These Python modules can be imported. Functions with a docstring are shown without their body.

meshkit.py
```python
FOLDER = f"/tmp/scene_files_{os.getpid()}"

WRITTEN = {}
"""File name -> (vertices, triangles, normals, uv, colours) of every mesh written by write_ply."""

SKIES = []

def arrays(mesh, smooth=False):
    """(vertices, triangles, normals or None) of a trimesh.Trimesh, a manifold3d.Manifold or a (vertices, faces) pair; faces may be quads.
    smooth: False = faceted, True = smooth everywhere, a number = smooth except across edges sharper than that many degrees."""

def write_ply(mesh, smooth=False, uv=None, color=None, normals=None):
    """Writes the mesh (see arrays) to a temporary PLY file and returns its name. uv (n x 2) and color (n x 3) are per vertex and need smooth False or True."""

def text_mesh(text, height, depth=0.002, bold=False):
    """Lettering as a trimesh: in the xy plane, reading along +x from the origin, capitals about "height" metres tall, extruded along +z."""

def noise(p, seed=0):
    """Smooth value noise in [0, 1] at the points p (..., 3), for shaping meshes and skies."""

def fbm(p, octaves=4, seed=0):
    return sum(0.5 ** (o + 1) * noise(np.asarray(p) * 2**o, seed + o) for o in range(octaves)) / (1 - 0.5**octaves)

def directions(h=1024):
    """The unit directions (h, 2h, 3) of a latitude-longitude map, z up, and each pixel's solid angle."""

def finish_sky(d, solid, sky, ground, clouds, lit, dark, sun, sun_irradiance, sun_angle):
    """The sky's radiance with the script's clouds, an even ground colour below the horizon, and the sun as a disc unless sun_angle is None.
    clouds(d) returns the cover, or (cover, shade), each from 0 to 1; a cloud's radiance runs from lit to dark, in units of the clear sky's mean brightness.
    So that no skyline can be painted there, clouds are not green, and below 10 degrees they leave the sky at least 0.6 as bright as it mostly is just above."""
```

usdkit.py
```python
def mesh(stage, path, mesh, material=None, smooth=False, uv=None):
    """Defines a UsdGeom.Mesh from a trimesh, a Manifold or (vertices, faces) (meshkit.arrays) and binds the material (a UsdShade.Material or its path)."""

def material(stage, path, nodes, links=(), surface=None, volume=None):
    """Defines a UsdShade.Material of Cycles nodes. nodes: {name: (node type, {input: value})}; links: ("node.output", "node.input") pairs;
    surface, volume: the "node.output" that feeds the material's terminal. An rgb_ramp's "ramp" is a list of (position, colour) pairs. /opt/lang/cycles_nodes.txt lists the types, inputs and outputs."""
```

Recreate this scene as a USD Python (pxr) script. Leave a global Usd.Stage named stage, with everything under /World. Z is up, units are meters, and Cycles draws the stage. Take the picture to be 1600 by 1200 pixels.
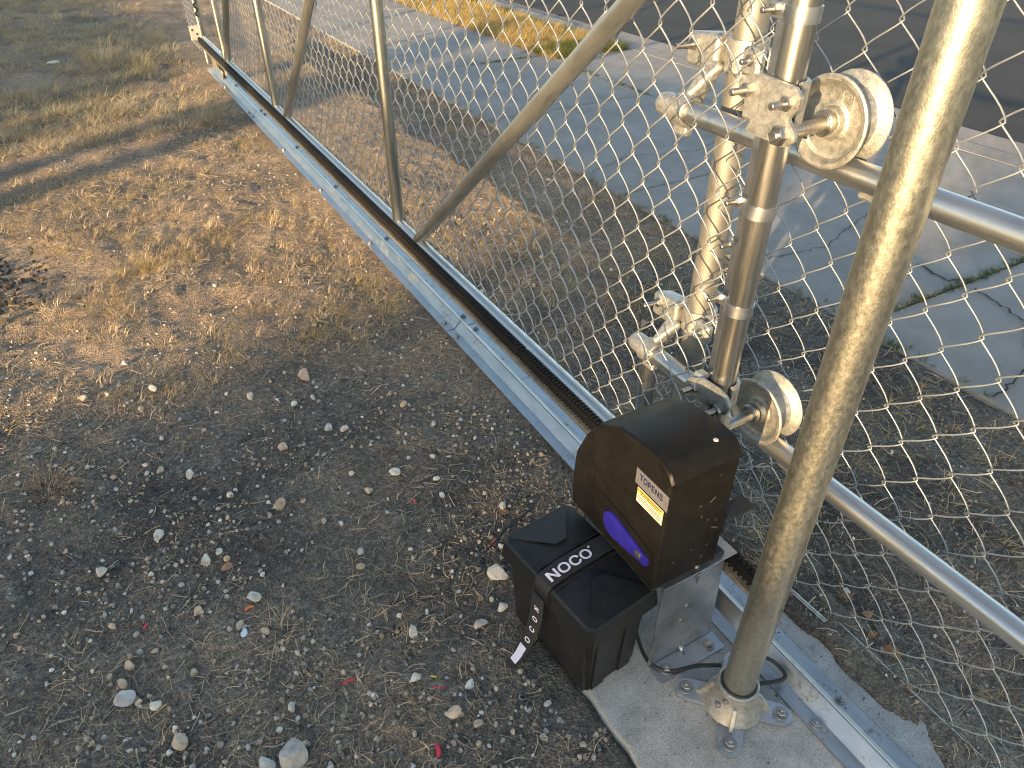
import math, random
import numpy as np, trimesh, manifold3d as m3
from shapely.geometry import Polygon, Point, box as sbox
from shapely.ops import unary_union
from pxr import Usd, UsdGeom, UsdLux, UsdShade, Gf, Sdf, Vt
import usdkit, meshkit

stage = Usd.Stage.CreateInMemory()
UsdGeom.SetStageUpAxis(stage, UsdGeom.Tokens.z)
UsdGeom.SetStageMetersPerUnit(stage, 1.0)
world = UsdGeom.Xform.Define(stage, '/World')
stage.SetDefaultPrim(world.GetPrim())
UsdGeom.Scope.Define(stage, '/World/Looks')
rng = np.random.default_rng(7)
random.seed(7)

# ------------------------------------------------------------------ camera, sky, sun, exposure
EXPOSURE = 1.68
SKY_STRENGTH = 0.132
SUN_INTENSITY = 1.25
SUN_COLOR = (1.0, 0.70, 0.37)
SUN_ELEV = math.radians(10.5)
SUN_H = (-0.866, -0.5)                       # horizontal direction towards the sun
CAM = (-0.7305, -0.4344, 1.3185)
PITCH, YAW, ROLL, FPX = 0.6366, 0.5109, -0.0033, 1105.6

d = np.array([math.sin(YAW)*math.cos(PITCH), math.cos(YAW)*math.cos(PITCH), -math.sin(PITCH)])
r_ = np.cross(d, [0, 0, 1]); r_ /= np.linalg.norm(r_); u_ = np.cross(r_, d)
right = math.cos(ROLL)*r_ + math.sin(ROLL)*u_; up = -math.sin(ROLL)*r_ + math.cos(ROLL)*u_
cam = UsdGeom.Camera.Define(stage, '/World/camera')
M4 = Gf.Matrix4d(*right, 0, *up, 0, *(-d), 0, *CAM, 1)
cam.AddTransformOp().Set(M4)
cam.CreateHorizontalApertureAttr(36.0); cam.CreateVerticalApertureAttr(27.0)
cam.CreateFocalLengthAttr(36.0*FPX/1600.0)
cam.CreateClippingRangeAttr(Gf.Vec2f(0.02, 2000))
cam.CreateExposureAttr(EXPOSURE)

sun_dir = np.array([SUN_H[0]*math.cos(SUN_ELEV), SUN_H[1]*math.cos(SUN_ELEV), math.sin(SUN_ELEV)])
sun_dir /= np.linalg.norm(sun_dir)
sky_m = usdkit.material(stage, '/World/Looks/sky_light', {
    's': ('sky_texture', {'sky_type': 'single_scattering', 'sun_disc': False, 'sun_elevation': SUN_ELEV,
                          'sun_rotation': math.atan2(sun_dir[0], sun_dir[1]), 'air_density': 1.0, 'aerosol_density': 0.7}),
    'b': ('background_shader', {'strength': SKY_STRENGTH})}, [('s.color', 'b.color')], surface='b.background')
dome = UsdLux.DomeLight.Define(stage, '/World/sky')
UsdShade.MaterialBindingAPI.Apply(dome.GetPrim()).Bind(sky_m)
dome.GetPrim().SetCustomDataByKey('kind', 'structure')
sun = UsdLux.DistantLight.Define(stage, '/World/sun')
sun.CreateIntensityAttr(SUN_INTENSITY); sun.CreateAngleAttr(0.5); sun.CreateNormalizeAttr(True)
sun.CreateColorAttr(Gf.Vec3f(*SUN_COLOR))
zx = np.cross([0, 0, 1], sun_dir); zx /= np.linalg.norm(zx); zy = np.cross(sun_dir, zx)
sun.AddTransformOp().Set(Gf.Matrix4d(*zx, 0, *zy, 0, *sun_dir, 0, 0, 0, 30, 1))

# ------------------------------------------------------------------ materials
def mat(name, nodes, links, surface='p.BSDF'):
    return usdkit.material(stage, '/World/Looks/' + name, nodes, links, surface=surface)

def metal(name, c1, c2, scale=40, rough=(0.25, 0.45), bump=0.15, metallic=1.0, stretch=(1, 1, 1), fine=400, detail=6, dirt=None, dirt_at=(0.56, 0.66), dirt_scale=18, bdist=0.0006):
    n = {'g': ('geometry', {}), 'm': ('mapping', {'scale': stretch}),
         'n1': ('noise_texture', {'scale': scale, 'detail': detail, 'roughness': 0.65}),
         'n2': ('noise_texture', {'scale': fine, 'detail': 3.0}),
         'r1': ('rgb_ramp', {'ramp': [(0.35, c1), (0.65, c2)]}),
         'r2': ('map_range', {'from_min': 0.3, 'from_max': 0.7, 'to_min': rough[0], 'to_max': rough[1], 'clamp': True}),
         'b': ('bump', {'strength': bump, 'distance': bdist}),
         'p': ('principled_bsdf', {'metallic': metallic})}
    l = [('g.position', 'm.vector'), ('m.vector', 'n1.vector'), ('m.vector', 'n2.vector'), ('n1.fac', 'r1.fac'),
         ('n1.fac', 'r2.value'), ('r2.result', 'p.roughness'), ('n2.fac', 'b.height'), ('b.normal', 'p.normal')]
    if dirt is None:
        l.append(('r1.color', 'p.base_color'))
    else:
        n.update({'n3': ('noise_texture', {'scale': dirt_scale, 'detail': 8.0, 'roughness': 0.75}),
                  'r3': ('rgb_ramp', {'ramp': [(dirt_at[0], (0, 0, 0)), (dirt_at[1], (1, 1, 1))]}),
                  'mx': ('mix_color', {'b': dirt}), 'inv': ('math', {'math_type': 'subtract', 'value1': metallic})})
        l += [('g.position', 'n3.vector'), ('n3.fac', 'r3.fac'), ('r3.color', 'mx.fac'), ('r1.color', 'mx.a'), ('mx.result', 'p.base_color'),
              ('r3.color', 'inv.value2'), ('inv.value', 'p.metallic')]
    return mat(name, n, l)

def plastic(name, c, c2=None, rough=(0.35, 0.5), scale=30, dust=None, dust_at=(0.62, 0.8), spec=0.5, bump=0.1, fine=900):
    c2 = c2 or c
    n = {'g': ('geometry', {}), 'n1': ('noise_texture', {'scale': scale, 'detail': 5.0, 'roughness': 0.6}),
         'n2': ('noise_texture', {'scale': fine, 'detail': 2.0}),
         'r1': ('rgb_ramp', {'ramp': [(0.35, c), (0.65, c2)]}),
         'r2': ('map_range', {'from_min': 0.3, 'from_max': 0.7, 'to_min': rough[0], 'to_max': rough[1], 'clamp': True}),
         'b': ('bump', {'strength': bump, 'distance': 0.0005}),
         'p': ('principled_bsdf', {'specular_ior_level': spec})}
    l = [('g.position', 'n1.vector'), ('g.position', 'n2.vector'), ('n1.fac', 'r1.fac'), ('n1.fac', 'r2.value'), ('r2.result', 'p.roughness'), ('n2.fac', 'b.height'), ('b.normal', 'p.normal')]
    if dust:
        n.update({'n3': ('noise_texture', {'scale': 55.0, 'detail': 9.0, 'roughness': 0.8}), 'r3': ('rgb_ramp', {'ramp': [(dust_at[0], (0, 0, 0)), (dust_at[1], (0.75, 0.75, 0.75))]}), 'mx': ('mix_color', {'b': dust})})
        l += [('g.position', 'n3.vector'), ('n3.fac', 'r3.fac'), ('r3.color', 'mx.fac'), ('r1.color', 'mx.a'), ('mx.result', 'p.base_color')]
    else:
        l.append(('r1.color', 'p.base_color'))
    return mat(name, n, l)

def rand_tone(name, stops, rough=0.85, noise=60, spec=0.25, trans=0.0):
    """colour varies from piece to piece (islands) and a little within"""
    n = {'g': ('geometry', {}), 'o': ('object_info', {}), 'a': ('math', {'math_type': 'add'}), 'f': ('math', {'math_type': 'fraction'}), 'r': ('rgb_ramp', {'ramp': stops}),
         'n': ('noise_texture', {'scale': noise, 'detail': 5.0, 'roughness': 0.7}), 'mr': ('map_range', {'from_min': 0.3, 'from_max': 0.7, 'to_min': 0.65, 'to_max': 1.3}),
         'v': ('vector_math', {'math_type': 'scale'}), 'p': ('principled_bsdf', {'roughness': rough, 'specular_ior_level': spec})}
    l = [('g.random_per_island', 'a.value1'), ('o.random', 'a.value2'), ('a.value', 'f.value1'), ('f.value', 'r.fac'), ('g.position', 'n.vector'), ('n.fac', 'mr.value'),
         ('r.color', 'v.vector1'), ('mr.result', 'v.scale'), ('v.vector', 'p.base_color')]
    if trans:
        n.update({'t': ('translucent_bsdf', {}), 'mc': ('mix_closure', {'fac': trans})})
        l += [('v.vector', 't.color'), ('p.BSDF', 'mc.closure1'), ('t.BSDF', 'mc.closure2')]
        return mat(name, n, l, surface='mc.closure')
    return mat(name, n, l)

ZOLD = metal('galvanised_mottled', (0.30, 0.295, 0.25), (0.415, 0.405, 0.345), scale=150, rough=(0.36, 0.48), bump=0.4, stretch=(1, 1, 0.6), fine=420, detail=9)
ZPIPE = metal('galvanised_pipe', (0.322, 0.311, 0.285), (0.438, 0.428, 0.397), scale=60, rough=(0.26, 0.38), bump=0.12, stretch=(1, 1, 0.06))
ZRAIL = metal('galvanised_rail', (0.40, 0.395, 0.375), (0.51, 0.505, 0.485), scale=60, rough=(0.31, 0.44), bump=0.1, stretch=(1, 0.05, 1))
ZCAST = metal('cast_galvanised', (0.285, 0.28, 0.255), (0.45, 0.44, 0.41), scale=110, rough=(0.44, 0.6), bump=0.6, fine=420, bdist=0.0012, metallic=0.85, detail=9)
ZTRACK = metal('zinc_track', (0.335, 0.335, 0.33), (0.44, 0.44, 0.435), scale=25, rough=(0.34, 0.48), bump=0.15, stretch=(1, 0.3, 1), dirt=(0.16, 0.125, 0.09), dirt_at=(0.57, 0.66), dirt_scale=20)
ZPLATE = metal('zinc_plate', (0.386, 0.400, 0.413), (0.493, 0.500, 0.513), scale=14, rough=(0.3, 0.42), bump=0.08)
ZWIRE = metal('galvanised_wire', (0.27, 0.275, 0.275), (0.39, 0.39, 0.385), scale=30, rough=(0.4, 0.52), bump=0.1, metallic=0.75)
BOLT = metal('bolt_steel', (0.299, 0.288, 0.268), (0.394, 0.382, 0.363), scale=80, rough=(0.3, 0.45), bump=0.2)
ZFLANGE = metal('zinc_flange', (0.40, 0.41, 0.42), (0.52, 0.53, 0.54), scale=60, rough=(0.34, 0.48), bump=0.3)
BROWN = metal('weathered_angle', (0.16, 0.135, 0.10), (0.27, 0.23, 0.18), scale=30, rough=(0.5, 0.7), bump=0.3, metallic=0.6, dirt=(0.17, 0.13, 0.09), dirt_at=(0.5, 0.62))
BLACK = plastic('black_housing', (0.005, 0.0048, 0.0045), (0.008, 0.0075, 0.007), rough=(0.38, 0.5), dust=(0.06, 0.055, 0.05), dust_at=(0.60, 0.84), spec=0.12)
BOXP = plastic('black_box_plastic', (0.006, 0.0065, 0.007), (0.009, 0.0095, 0.010), rough=(0.40, 0.52), dust=(0.06, 0.058, 0.055), dust_at=(0.57, 0.78), spec=0.35)
RUBBER = plastic('black_rubber', (0.010, 0.010, 0.010), (0.016, 0.016, 0.016), rough=(0.4, 0.6))
RACK = plastic('black_nylon', (0.009, 0.008, 0.008), (0.013, 0.012, 0.011), rough=(0.5, 0.65), dust=(0.10, 0.08, 0.06), dust_at=(0.74, 0.98), spec=0.15)
BLUE = plastic('blue_plastic', (0.012, 0.009, 0.16), (0.016, 0.012, 0.20), rough=(0.35, 0.45))
WEB = plastic('black_webbing', (0.008, 0.008, 0.010), (0.012, 0.012, 0.014), rough=(0.7, 0.85), fine=1500, bump=0.5)
WHITEP = plastic('white_print', (0.55, 0.53, 0.62), (0.62, 0.6, 0.68), rough=(0.6, 0.7))
SILVER = plastic('silver_label', (0.075, 0.075, 0.085), (0.09, 0.09, 0.10), rough=(0.35, 0.5))
NAVY = plastic('navy_print', (0.006, 0.006, 0.035), rough=(0.4, 0.5))
YELLOW = plastic('yellow_label', (0.34, 0.26, 0.06), rough=(0.4, 0.5))
PAPER = plastic('white_label', (0.36, 0.345, 0.31), rough=(0.4, 0.5))
INK = plastic('dark_print', (0.03, 0.03, 0.03), rough=(0.5, 0.6))
WHITEPAINT = plastic('white_paint', (0.30, 0.285, 0.25), (0.38, 0.36, 0.32), rough=(0.4, 0.5))
SCUFF = plastic('dusty_scuff', (0.022, 0.02, 0.018), (0.05, 0.046, 0.042), rough=(0.8, 0.9))
MULCH = rand_tone('dark_mulch', [(0.0, (0.03, 0.024, 0.02)), (0.6, (0.055, 0.043, 0.034)), (1.0, (0.10, 0.075, 0.055))], noise=60)
RED = plastic('red_scrap', (0.38, 0.02, 0.05), (0.5, 0.05, 0.07), rough=(0.4, 0.6))
ORANGE = plastic('orange_scrap', (0.55, 0.17, 0.03), rough=(0.5, 0.6))
PALEBLUE = plastic('pale_scrap', (0.55, 0.68, 0.74), rough=(0.4, 0.5))
LIME = plastic('yellow_scrap', (0.55, 0.5, 0.05), rough=(0.4, 0.5))

def concrete(name, c1, c2, speck, scale=6, spec_scale=160, bump=0.5, bd=0.002, stain=None):
    n = {'g': ('geometry', {}), 'n1': ('noise_texture', {'scale': scale, 'detail': 9.0, 'roughness': 0.7}), 'r1': ('rgb_ramp', {'ramp': [(0.3, c1), (0.7, c2)]}),
         'n2': ('noise_texture', {'scale': spec_scale, 'detail': 6.0, 'roughness': 0.75}), 'r2': ('rgb_ramp', {'ramp': [(0.38, speck), (0.5, (1, 1, 1)), (0.62, (1.0, 1.0, 1.0)), (0.72, (1.25, 1.22, 1.2))]}),
         'mx': ('mix_color', {'blend_type': 'multiply', 'fac': 1.0, 'use_clamp_result': False}), 'b': ('bump', {'strength': bump, 'distance': bd}), 'p': ('principled_bsdf', {'roughness': 0.85, 'specular_ior_level': 0.3})}
    l = [('g.position', 'n1.vector'), ('g.position', 'n2.vector'), ('n1.fac', 'r1.fac'), ('n2.fac', 'r2.fac'), ('r1.color', 'mx.a'), ('r2.color', 'mx.b'), ('mx.result', 'p.base_color'), ('n2.fac', 'b.height'), ('b.normal', 'p.normal')]
    return mat(name, n, l)
PAD = concrete('rough_concrete', (0.30, 0.285, 0.255), (0.55, 0.53, 0.49), (0.62, 0.61, 0.59), scale=14, spec_scale=240, bump=0.9, bd=0.004)
WALK = concrete('sidewalk_concrete', (0.19, 0.178, 0.162), (0.295, 0.278, 0.255), (0.7, 0.69, 0.68), scale=3.2, spec_scale=300, bump=0.25, bd=0.001)
KERBM = concrete('kerb_concrete', (0.20, 0.18, 0.16), (0.30, 0.27, 0.24), (0.7, 0.68, 0.66), scale=4, spec_scale=150)
ASPH = concrete('asphalt_road', (0.028, 0.027, 0.027), (0.048, 0.046, 0.044), (0.6, 0.6, 0.6), scale=1.5, spec_scale=220, bump=0.8, bd=0.004)
CRACK = plastic('crack_soil', (0.03, 0.026, 0.02), (0.05, 0.042, 0.03), rough=(0.9, 1.0))

def soil_mat():
    n = {'g': ('geometry', {}),
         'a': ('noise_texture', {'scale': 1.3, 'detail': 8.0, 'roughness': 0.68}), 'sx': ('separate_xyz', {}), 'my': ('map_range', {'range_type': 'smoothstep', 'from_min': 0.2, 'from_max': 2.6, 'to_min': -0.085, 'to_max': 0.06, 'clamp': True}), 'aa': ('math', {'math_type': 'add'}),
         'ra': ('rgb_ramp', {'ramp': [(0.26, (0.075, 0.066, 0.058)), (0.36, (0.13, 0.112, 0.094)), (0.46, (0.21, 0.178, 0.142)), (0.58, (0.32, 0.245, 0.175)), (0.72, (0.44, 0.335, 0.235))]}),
         'b1': ('noise_texture', {'scale': 75.0, 'detail': 8.0, 'roughness': 0.78}),
         'rb': ('rgb_ramp', {'ramp': [(0.30, (0.30, 0.30, 0.30)), (0.46, (0.75, 0.75, 0.75)), (0.56, (1.1, 1.08, 1.05)), (0.66, (2.1, 2.0, 1.85))]}),
         'v': ('voronoi_texture', {'scale': 190.0}),
         'rv': ('rgb_ramp', {'ramp': [(0.0, (1.25, 1.22, 1.18)), (0.35, (1, 1, 1)), (0.75, (0.6, 0.6, 0.6))]}),
         'm1': ('mix_color', {'blend_type': 'multiply', 'fac': 1.0, 'use_clamp_result': False}), 'm2': ('mix_color', {'blend_type': 'multiply', 'fac': 0.8, 'use_clamp_result': False}),
         'ad': ('math', {'math_type': 'subtract'}), 'bp': ('bump', {'strength': 0.9, 'distance': 0.006}), 'p': ('principled_bsdf', {'roughness': 0.95, 'specular_ior_level': 0.15})}
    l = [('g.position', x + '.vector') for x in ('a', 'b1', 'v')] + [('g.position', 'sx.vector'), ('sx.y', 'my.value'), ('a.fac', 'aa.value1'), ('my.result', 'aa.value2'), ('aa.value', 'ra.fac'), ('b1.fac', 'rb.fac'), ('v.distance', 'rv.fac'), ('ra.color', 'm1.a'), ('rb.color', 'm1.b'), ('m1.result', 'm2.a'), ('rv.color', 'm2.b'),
         ('m2.result', 'p.base_color'), ('b1.fac', 'ad.value1'), ('v.distance', 'ad.value2'), ('ad.value', 'bp.height'), ('bp.normal', 'p.normal')]
    return mat('dry_soil', n, l)
SOIL = soil_mat()
PEBBLE = rand_tone('pebble_tones', [(0.0, (0.06, 0.055, 0.05)), (0.35, (0.14, 0.122, 0.102)), (0.65, (0.27, 0.235, 0.195)), (0.8, (0.26, 0.20, 0.145)), (0.92, (0.38, 0.34, 0.29)), (1.0, (0.66, 0.61, 0.53))], noise=120)
STONEPALE = rand_tone('stone_pale', [(0.0, (0.50, 0.46, 0.39)), (0.5, (0.43, 0.395, 0.34)), (1.0, (0.60, 0.56, 0.48))], noise=70)
STONETAN = rand_tone('stone_tan', [(0.0, (0.36, 0.28, 0.20)), (1.0, (0.42, 0.34, 0.26))], noise=60)
STONEGREY = rand_tone('stone_grey', [(0.0, (0.30, 0.285, 0.26)), (1.0, (0.40, 0.385, 0.36))], noise=60)
STRAW = rand_tone('dry_straw', [(0.0, (0.24, 0.175, 0.115)), (0.4, (0.42, 0.32, 0.205)), (0.75, (0.56, 0.44, 0.285)), (1.0, (0.30, 0.225, 0.16))], noise=20, trans=0.15)
DRYGRASS = rand_tone('dry_grass', [(0.0, (0.28, 0.23, 0.14)), (0.4, (0.44, 0.36, 0.23)), (0.7, (0.30, 0.26, 0.15)), (1.0, (0.50, 0.41, 0.26))], noise=8, trans=0.3)
GOLDGRASS = rand_tone('golden_grass', [(0.0, (0.42, 0.30, 0.11)), (0.5, (0.50, 0.38, 0.15)), (1.0, (0.34, 0.24, 0.10))], noise=8, trans=0.3)
GREENGRASS = rand_tone('green_grass', [(0.0, (0.09, 0.12, 0.03)), (0.5, (0.16, 0.17, 0.05)), (1.0, (0.07, 0.09, 0.03))], noise=8, trans=0.3)
LEAF = rand_tone('dead_leaf', [(0.0, (0.26, 0.13, 0.06)), (0.5, (0.36, 0.20, 0.10)), (1.0, (0.30, 0.20, 0.13))], noise=50, trans=0.2)
FOLIAGE = rand_tone('foliage', [(0.0, (0.04, 0.06, 0.02)), (1.0, (0.08, 0.11, 0.04))], noise=5, trans=0.2)
BARK = plastic('bark', (0.10, 0.075, 0.055), (0.16, 0.12, 0.09), rough=(0.9, 1.0))
BRACE = metal('brace_zinc', (0.27, 0.27, 0.25), (0.37, 0.365, 0.34), scale=50, rough=(0.36, 0.48), bump=0.15, stretch=(1, 0.15, 0.15), metallic=0.92)
ZFENCEPOST = metal('fence_post_zinc', (0.250, 0.238, 0.211), (0.299, 0.287, 0.260), scale=25, rough=(0.5, 0.62), bump=0.1, metallic=0.85)

# ------------------------------------------------------------------ scene helpers
used = {}
def numbered(parent, name):
    k = (parent, name); used[k] = used.get(k, -1) + 1
    return f'{parent}/{name}' + (f'_{used[k]:03d}' if used[k] else '')
bases = {'/World': np.zeros(3)}
def tag(prim, label=None, cat=None, group=None, kind=None):
    for k, v in (('label', label), ('category', cat), ('group', group), ('kind', kind)):
        if v: prim.SetCustomDataByKey(k, v)
    return prim
def thing(name, base, label, cat, group=None):
    p = numbered('/World', name)
    x = UsdGeom.Xform.Define(stage, p); x.AddTranslateOp().Set(Gf.Vec3d(*map(float, base)))
    bases[p] = np.array(base, float)
    tag(x.GetPrim(), label, cat, group)
    return p
def arr(m):
    v, f, _ = meshkit.arrays(m)
    return np.asarray(v, float), np.asarray(f, int)
def part(parent, name, mesh, material, smooth=35, label=None, kind=None):
    """mesh in world coordinates; becomes one Mesh prim under parent"""
    p = numbered(parent, name)
    root = '/'.join(parent.split('/')[:3]) if parent != '/World' else '/World'
    v, f = arr(mesh)
    b = bases.get(root, np.zeros(3))
    g = usdkit.mesh(stage, p, (v - b, f), material, smooth=smooth)
    tag(g.GetPrim(), label=label, kind=kind)
    return p
def solo(name, mesh, material, label=None, cat=None, group=None, kind=None, smooth=35):
    """a thing that is one mesh, its origin at its base"""
    p = numbered('/World', name)
    v, f = arr(mesh)
    b = np.array([*(v[:, :2].min(0) + v[:, :2].max(0))/2, v[:, 2].min()]) if kind != 'structure' else np.zeros(3)
    g = usdkit.mesh(stage, p, (v - b, f), material, smooth=smooth)
    if b.any(): g.AddTranslateOp().Set(Gf.Vec3d(*map(float, b)))
    tag(g.GetPrim(), label, cat, group, kind)
    bases[p] = b
    return p
def struct(name, mesh, material, parent='/World', smooth=35):
    if parent == '/World': return solo(name, mesh, material, kind='structure', smooth=smooth)
    return part(parent, name, mesh, material, smooth)
def join(*ms):
    V, F, n = [], [], 0
    for m in ms:
        v, f = arr(m); V.append(v); F.append(f + n); n += len(v)
    return np.vstack(V), np.vstack(F)

# ------------------------------------------------------------------ geometry helpers
def unit(a):
    a = np.asarray(a, float); return a/np.linalg.norm(a)
def frame(a):
    a = unit(a); t = np.cross(a, [0, 0, 1.0] if abs(a[2]) < 0.9 else [1.0, 0, 0]); t = unit(t)
    return t, np.cross(a, t), a
def sweep(P, r, n=12, cap=True):
    P = np.asarray(P, float); T = np.gradient(P, axis=0); T /= np.linalg.norm(T, axis=1, keepdims=True) + 1e-12
    N = np.zeros_like(P); x, _, _ = frame(T[0]); N[0] = x
    for i in range(1, len(P)):
        w = N[i-1] - T[i]*np.dot(N[i-1], T[i]); N[i] = w/(np.linalg.norm(w) + 1e-12)
    B = np.cross(T, N); a = np.arange(n)*2*np.pi/n; R = np.broadcast_to(r, (len(P),))
    v = (P[:, None] + R[:, None, None]*(np.cos(a)[None, :, None]*N[:, None] + np.sin(a)[None, :, None]*B[:, None])).reshape(-1, 3)
    i, j = np.meshgrid(np.arange(len(P)-1), np.arange(n), indexing='ij')
    q = np.stack([i*n+j, i*n+(j+1) % n, (i+1)*n+(j+1) % n, (i+1)*n+j], -1).reshape(-1, 4)
    f = np.vstack([q[:, [0, 1, 2]], q[:, [0, 2, 3]]])
    if cap:
        c0, c1 = len(v), len(v)+1; v = np.vstack([v, P[0], P[-1]]); k = np.arange(n); e = (len(P)-1)*n
        f = np.vstack([f, np.stack([np.full(n, c0), (k+1) % n, k], 1), np.stack([np.full(n, c1), e+k, e+(k+1) % n], 1)])
    return v, f
def lathe(profile, origin, axis, n=32):
    """profile: (radius, height) pairs, closed by radius 0 where it starts or ends on the axis"""
    x, y, a = frame(axis); o = np.asarray(origin, float)
    th = np.arange(n)*2*np.pi/n
    pr = np.asarray(profile, float)
    v = (o + pr[:, None, 1:2]*a + pr[:, None, 0:1]*(np.cos(th)[None, :, None]*x + np.sin(th)[None, :, None]*y)).reshape(-1, 3)
    k = len(pr); i, j = np.meshgrid(np.arange(k-1), np.arange(n), indexing='ij')
    q = np.stack([i*n+j, i*n+(j+1) % n, (i+1)*n+(j+1) % n, (i+1)*n+j], -1).reshape(-1, 4)
    return v, np.vstack([q[:, [0, 1, 2]], q[:, [0, 2, 3]]])
def rod(p0, p1, r, n=24, b=None):
    p0, p1 = np.asarray(p0, float), np.asarray(p1, float); L = np.linalg.norm(p1-p0); b = min(r*0.2, 0.003) if b is None else b
    return lathe([(0, 0), (r-b, 0), (r, b), (r, L-b), (r-b, L), (0, L)], p0, p1-p0, n)
def pipe(p0, p1, r, t=0.003, n=40):
    """open ended tube with wall thickness"""
    p0, p1 = np.asarray(p0, float), np.asarray(p1, float); L = np.linalg.norm(p1-p0)
    k = max(2, int(L/0.25))
    outer = [(r, L*i/k) for i in range(k+1)]
    return lathe([(r-t, min(0.1, L/3)), (r-t, 0)] + outer + [(r-t, L), (r-t, L-min(0.1, L/3))], p0, p1-p0, n)
def prism(poly, o, u, v, h, bevel=0.0):
    """extrudes a 2d polygon (u, v coordinates) by h along u x v; small stepped chamfer on both ends"""
    o, u, v = np.asarray(o, float), np.asarray(u, float), np.asarray(v, float); w = np.cross(u, v)
    poly = poly if hasattr(poly, 'exterior') else Polygon(poly)
    poly = poly.buffer(0)
    def ext(pg, z0, z1):
        out = []
        for g in getattr(pg, 'geoms', [pg]):
            m = trimesh.creation.extrude_polygon(g, z1-z0, engine='earcut'); m.apply_translation([0, 0, z0]); out.append(m)
        return trimesh.util.concatenate(out)
    if bevel:
        m = trimesh.util.concatenate([ext(poly, bevel, h-bevel), ext(poly.buffer(-bevel*0.45), bevel*0.45, h-bevel*0.45), ext(poly.buffer(-bevel), 0, h)])
    else: m = ext(poly, 0, h)
    q = np.asarray(m.vertices)
    return o + q[:, :1]*u + q[:, 1:2]*v + q[:, 2:]*w, np.asarray(m.faces)
def hull(points): 
    m = trimesh.convex.convex_hull(np.asarray(points, float)); return np.asarray(m.vertices), np.asarray(m.faces)
def bbox(lo, hi, b=0.002):
    """box with chamfered edges"""
    lo, hi = np.asarray(lo, float), np.asarray(hi, float); P = []
    b = min(b, 0.45*(hi-lo).min())
    for s in np.ndindex(2, 2, 2):
        c = np.where(s, hi, lo); sg = np.where(s, -1, 1)
        for k in range(3):
            p = c + sg*b; p[k] = c[k]; P.append(p)
    return hull(P)
SPH = np.asarray(trimesh.creation.icosphere(2, 1.0).vertices)
def sphull(pts, r):
    r = np.broadcast_to(r, (len(pts),))
    return hull(np.vstack([np.asarray(p) + SPH*q for p, q in zip(pts, r)]))
def hexnut(o, a, r, h, hole=True):
    x, y, a = frame(a); o = np.asarray(o, float)
    P = []
    for k in range(6):
        c = math.cos(k*math.pi/3)*x + math.sin(k*math.pi/3)*y
        P += [o + c*r, o + a*h*0.8 + c*r, o + a*h + c*r*0.88]
    return hull(P)
def bolt(o, a, r=0.006, nut=0.011, h=0.008, stud=0.012, washer=0.0):
    """washer, nut and stud as one small fastener"""
    o, a = np.asarray(o, float), unit(a); ms = []
    if washer: ms.append(rod(o, o + a*0.0025, washer, 24, 0.0005)); o = o + a*0.0025
    ms.append(hexnut(o, a, nut, h)); 
    if stud: ms.append(rod(o, o + a*(h+stud), r, 14))
    return join(*ms)
def rot2(a): return np.array([[math.cos(a), -math.sin(a)], [math.sin(a), math.cos(a)]])
def textmesh(t, o, u, v, height, depth, bold=True, width=None):
    m = meshkit.text_mesh(t, height, depth, bold); q = np.array(m.vertices)
    if width: q[:, 0] *= width/(q[:, 0].max()-q[:, 0].min())
    u, v = unit(u), unit(v); w = np.cross(u, v)
    return np.asarray(o) + q[:, :1]*u + q[:, 1:2]*v + q[:, 2:]*w, np.asarray(m.faces)

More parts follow.
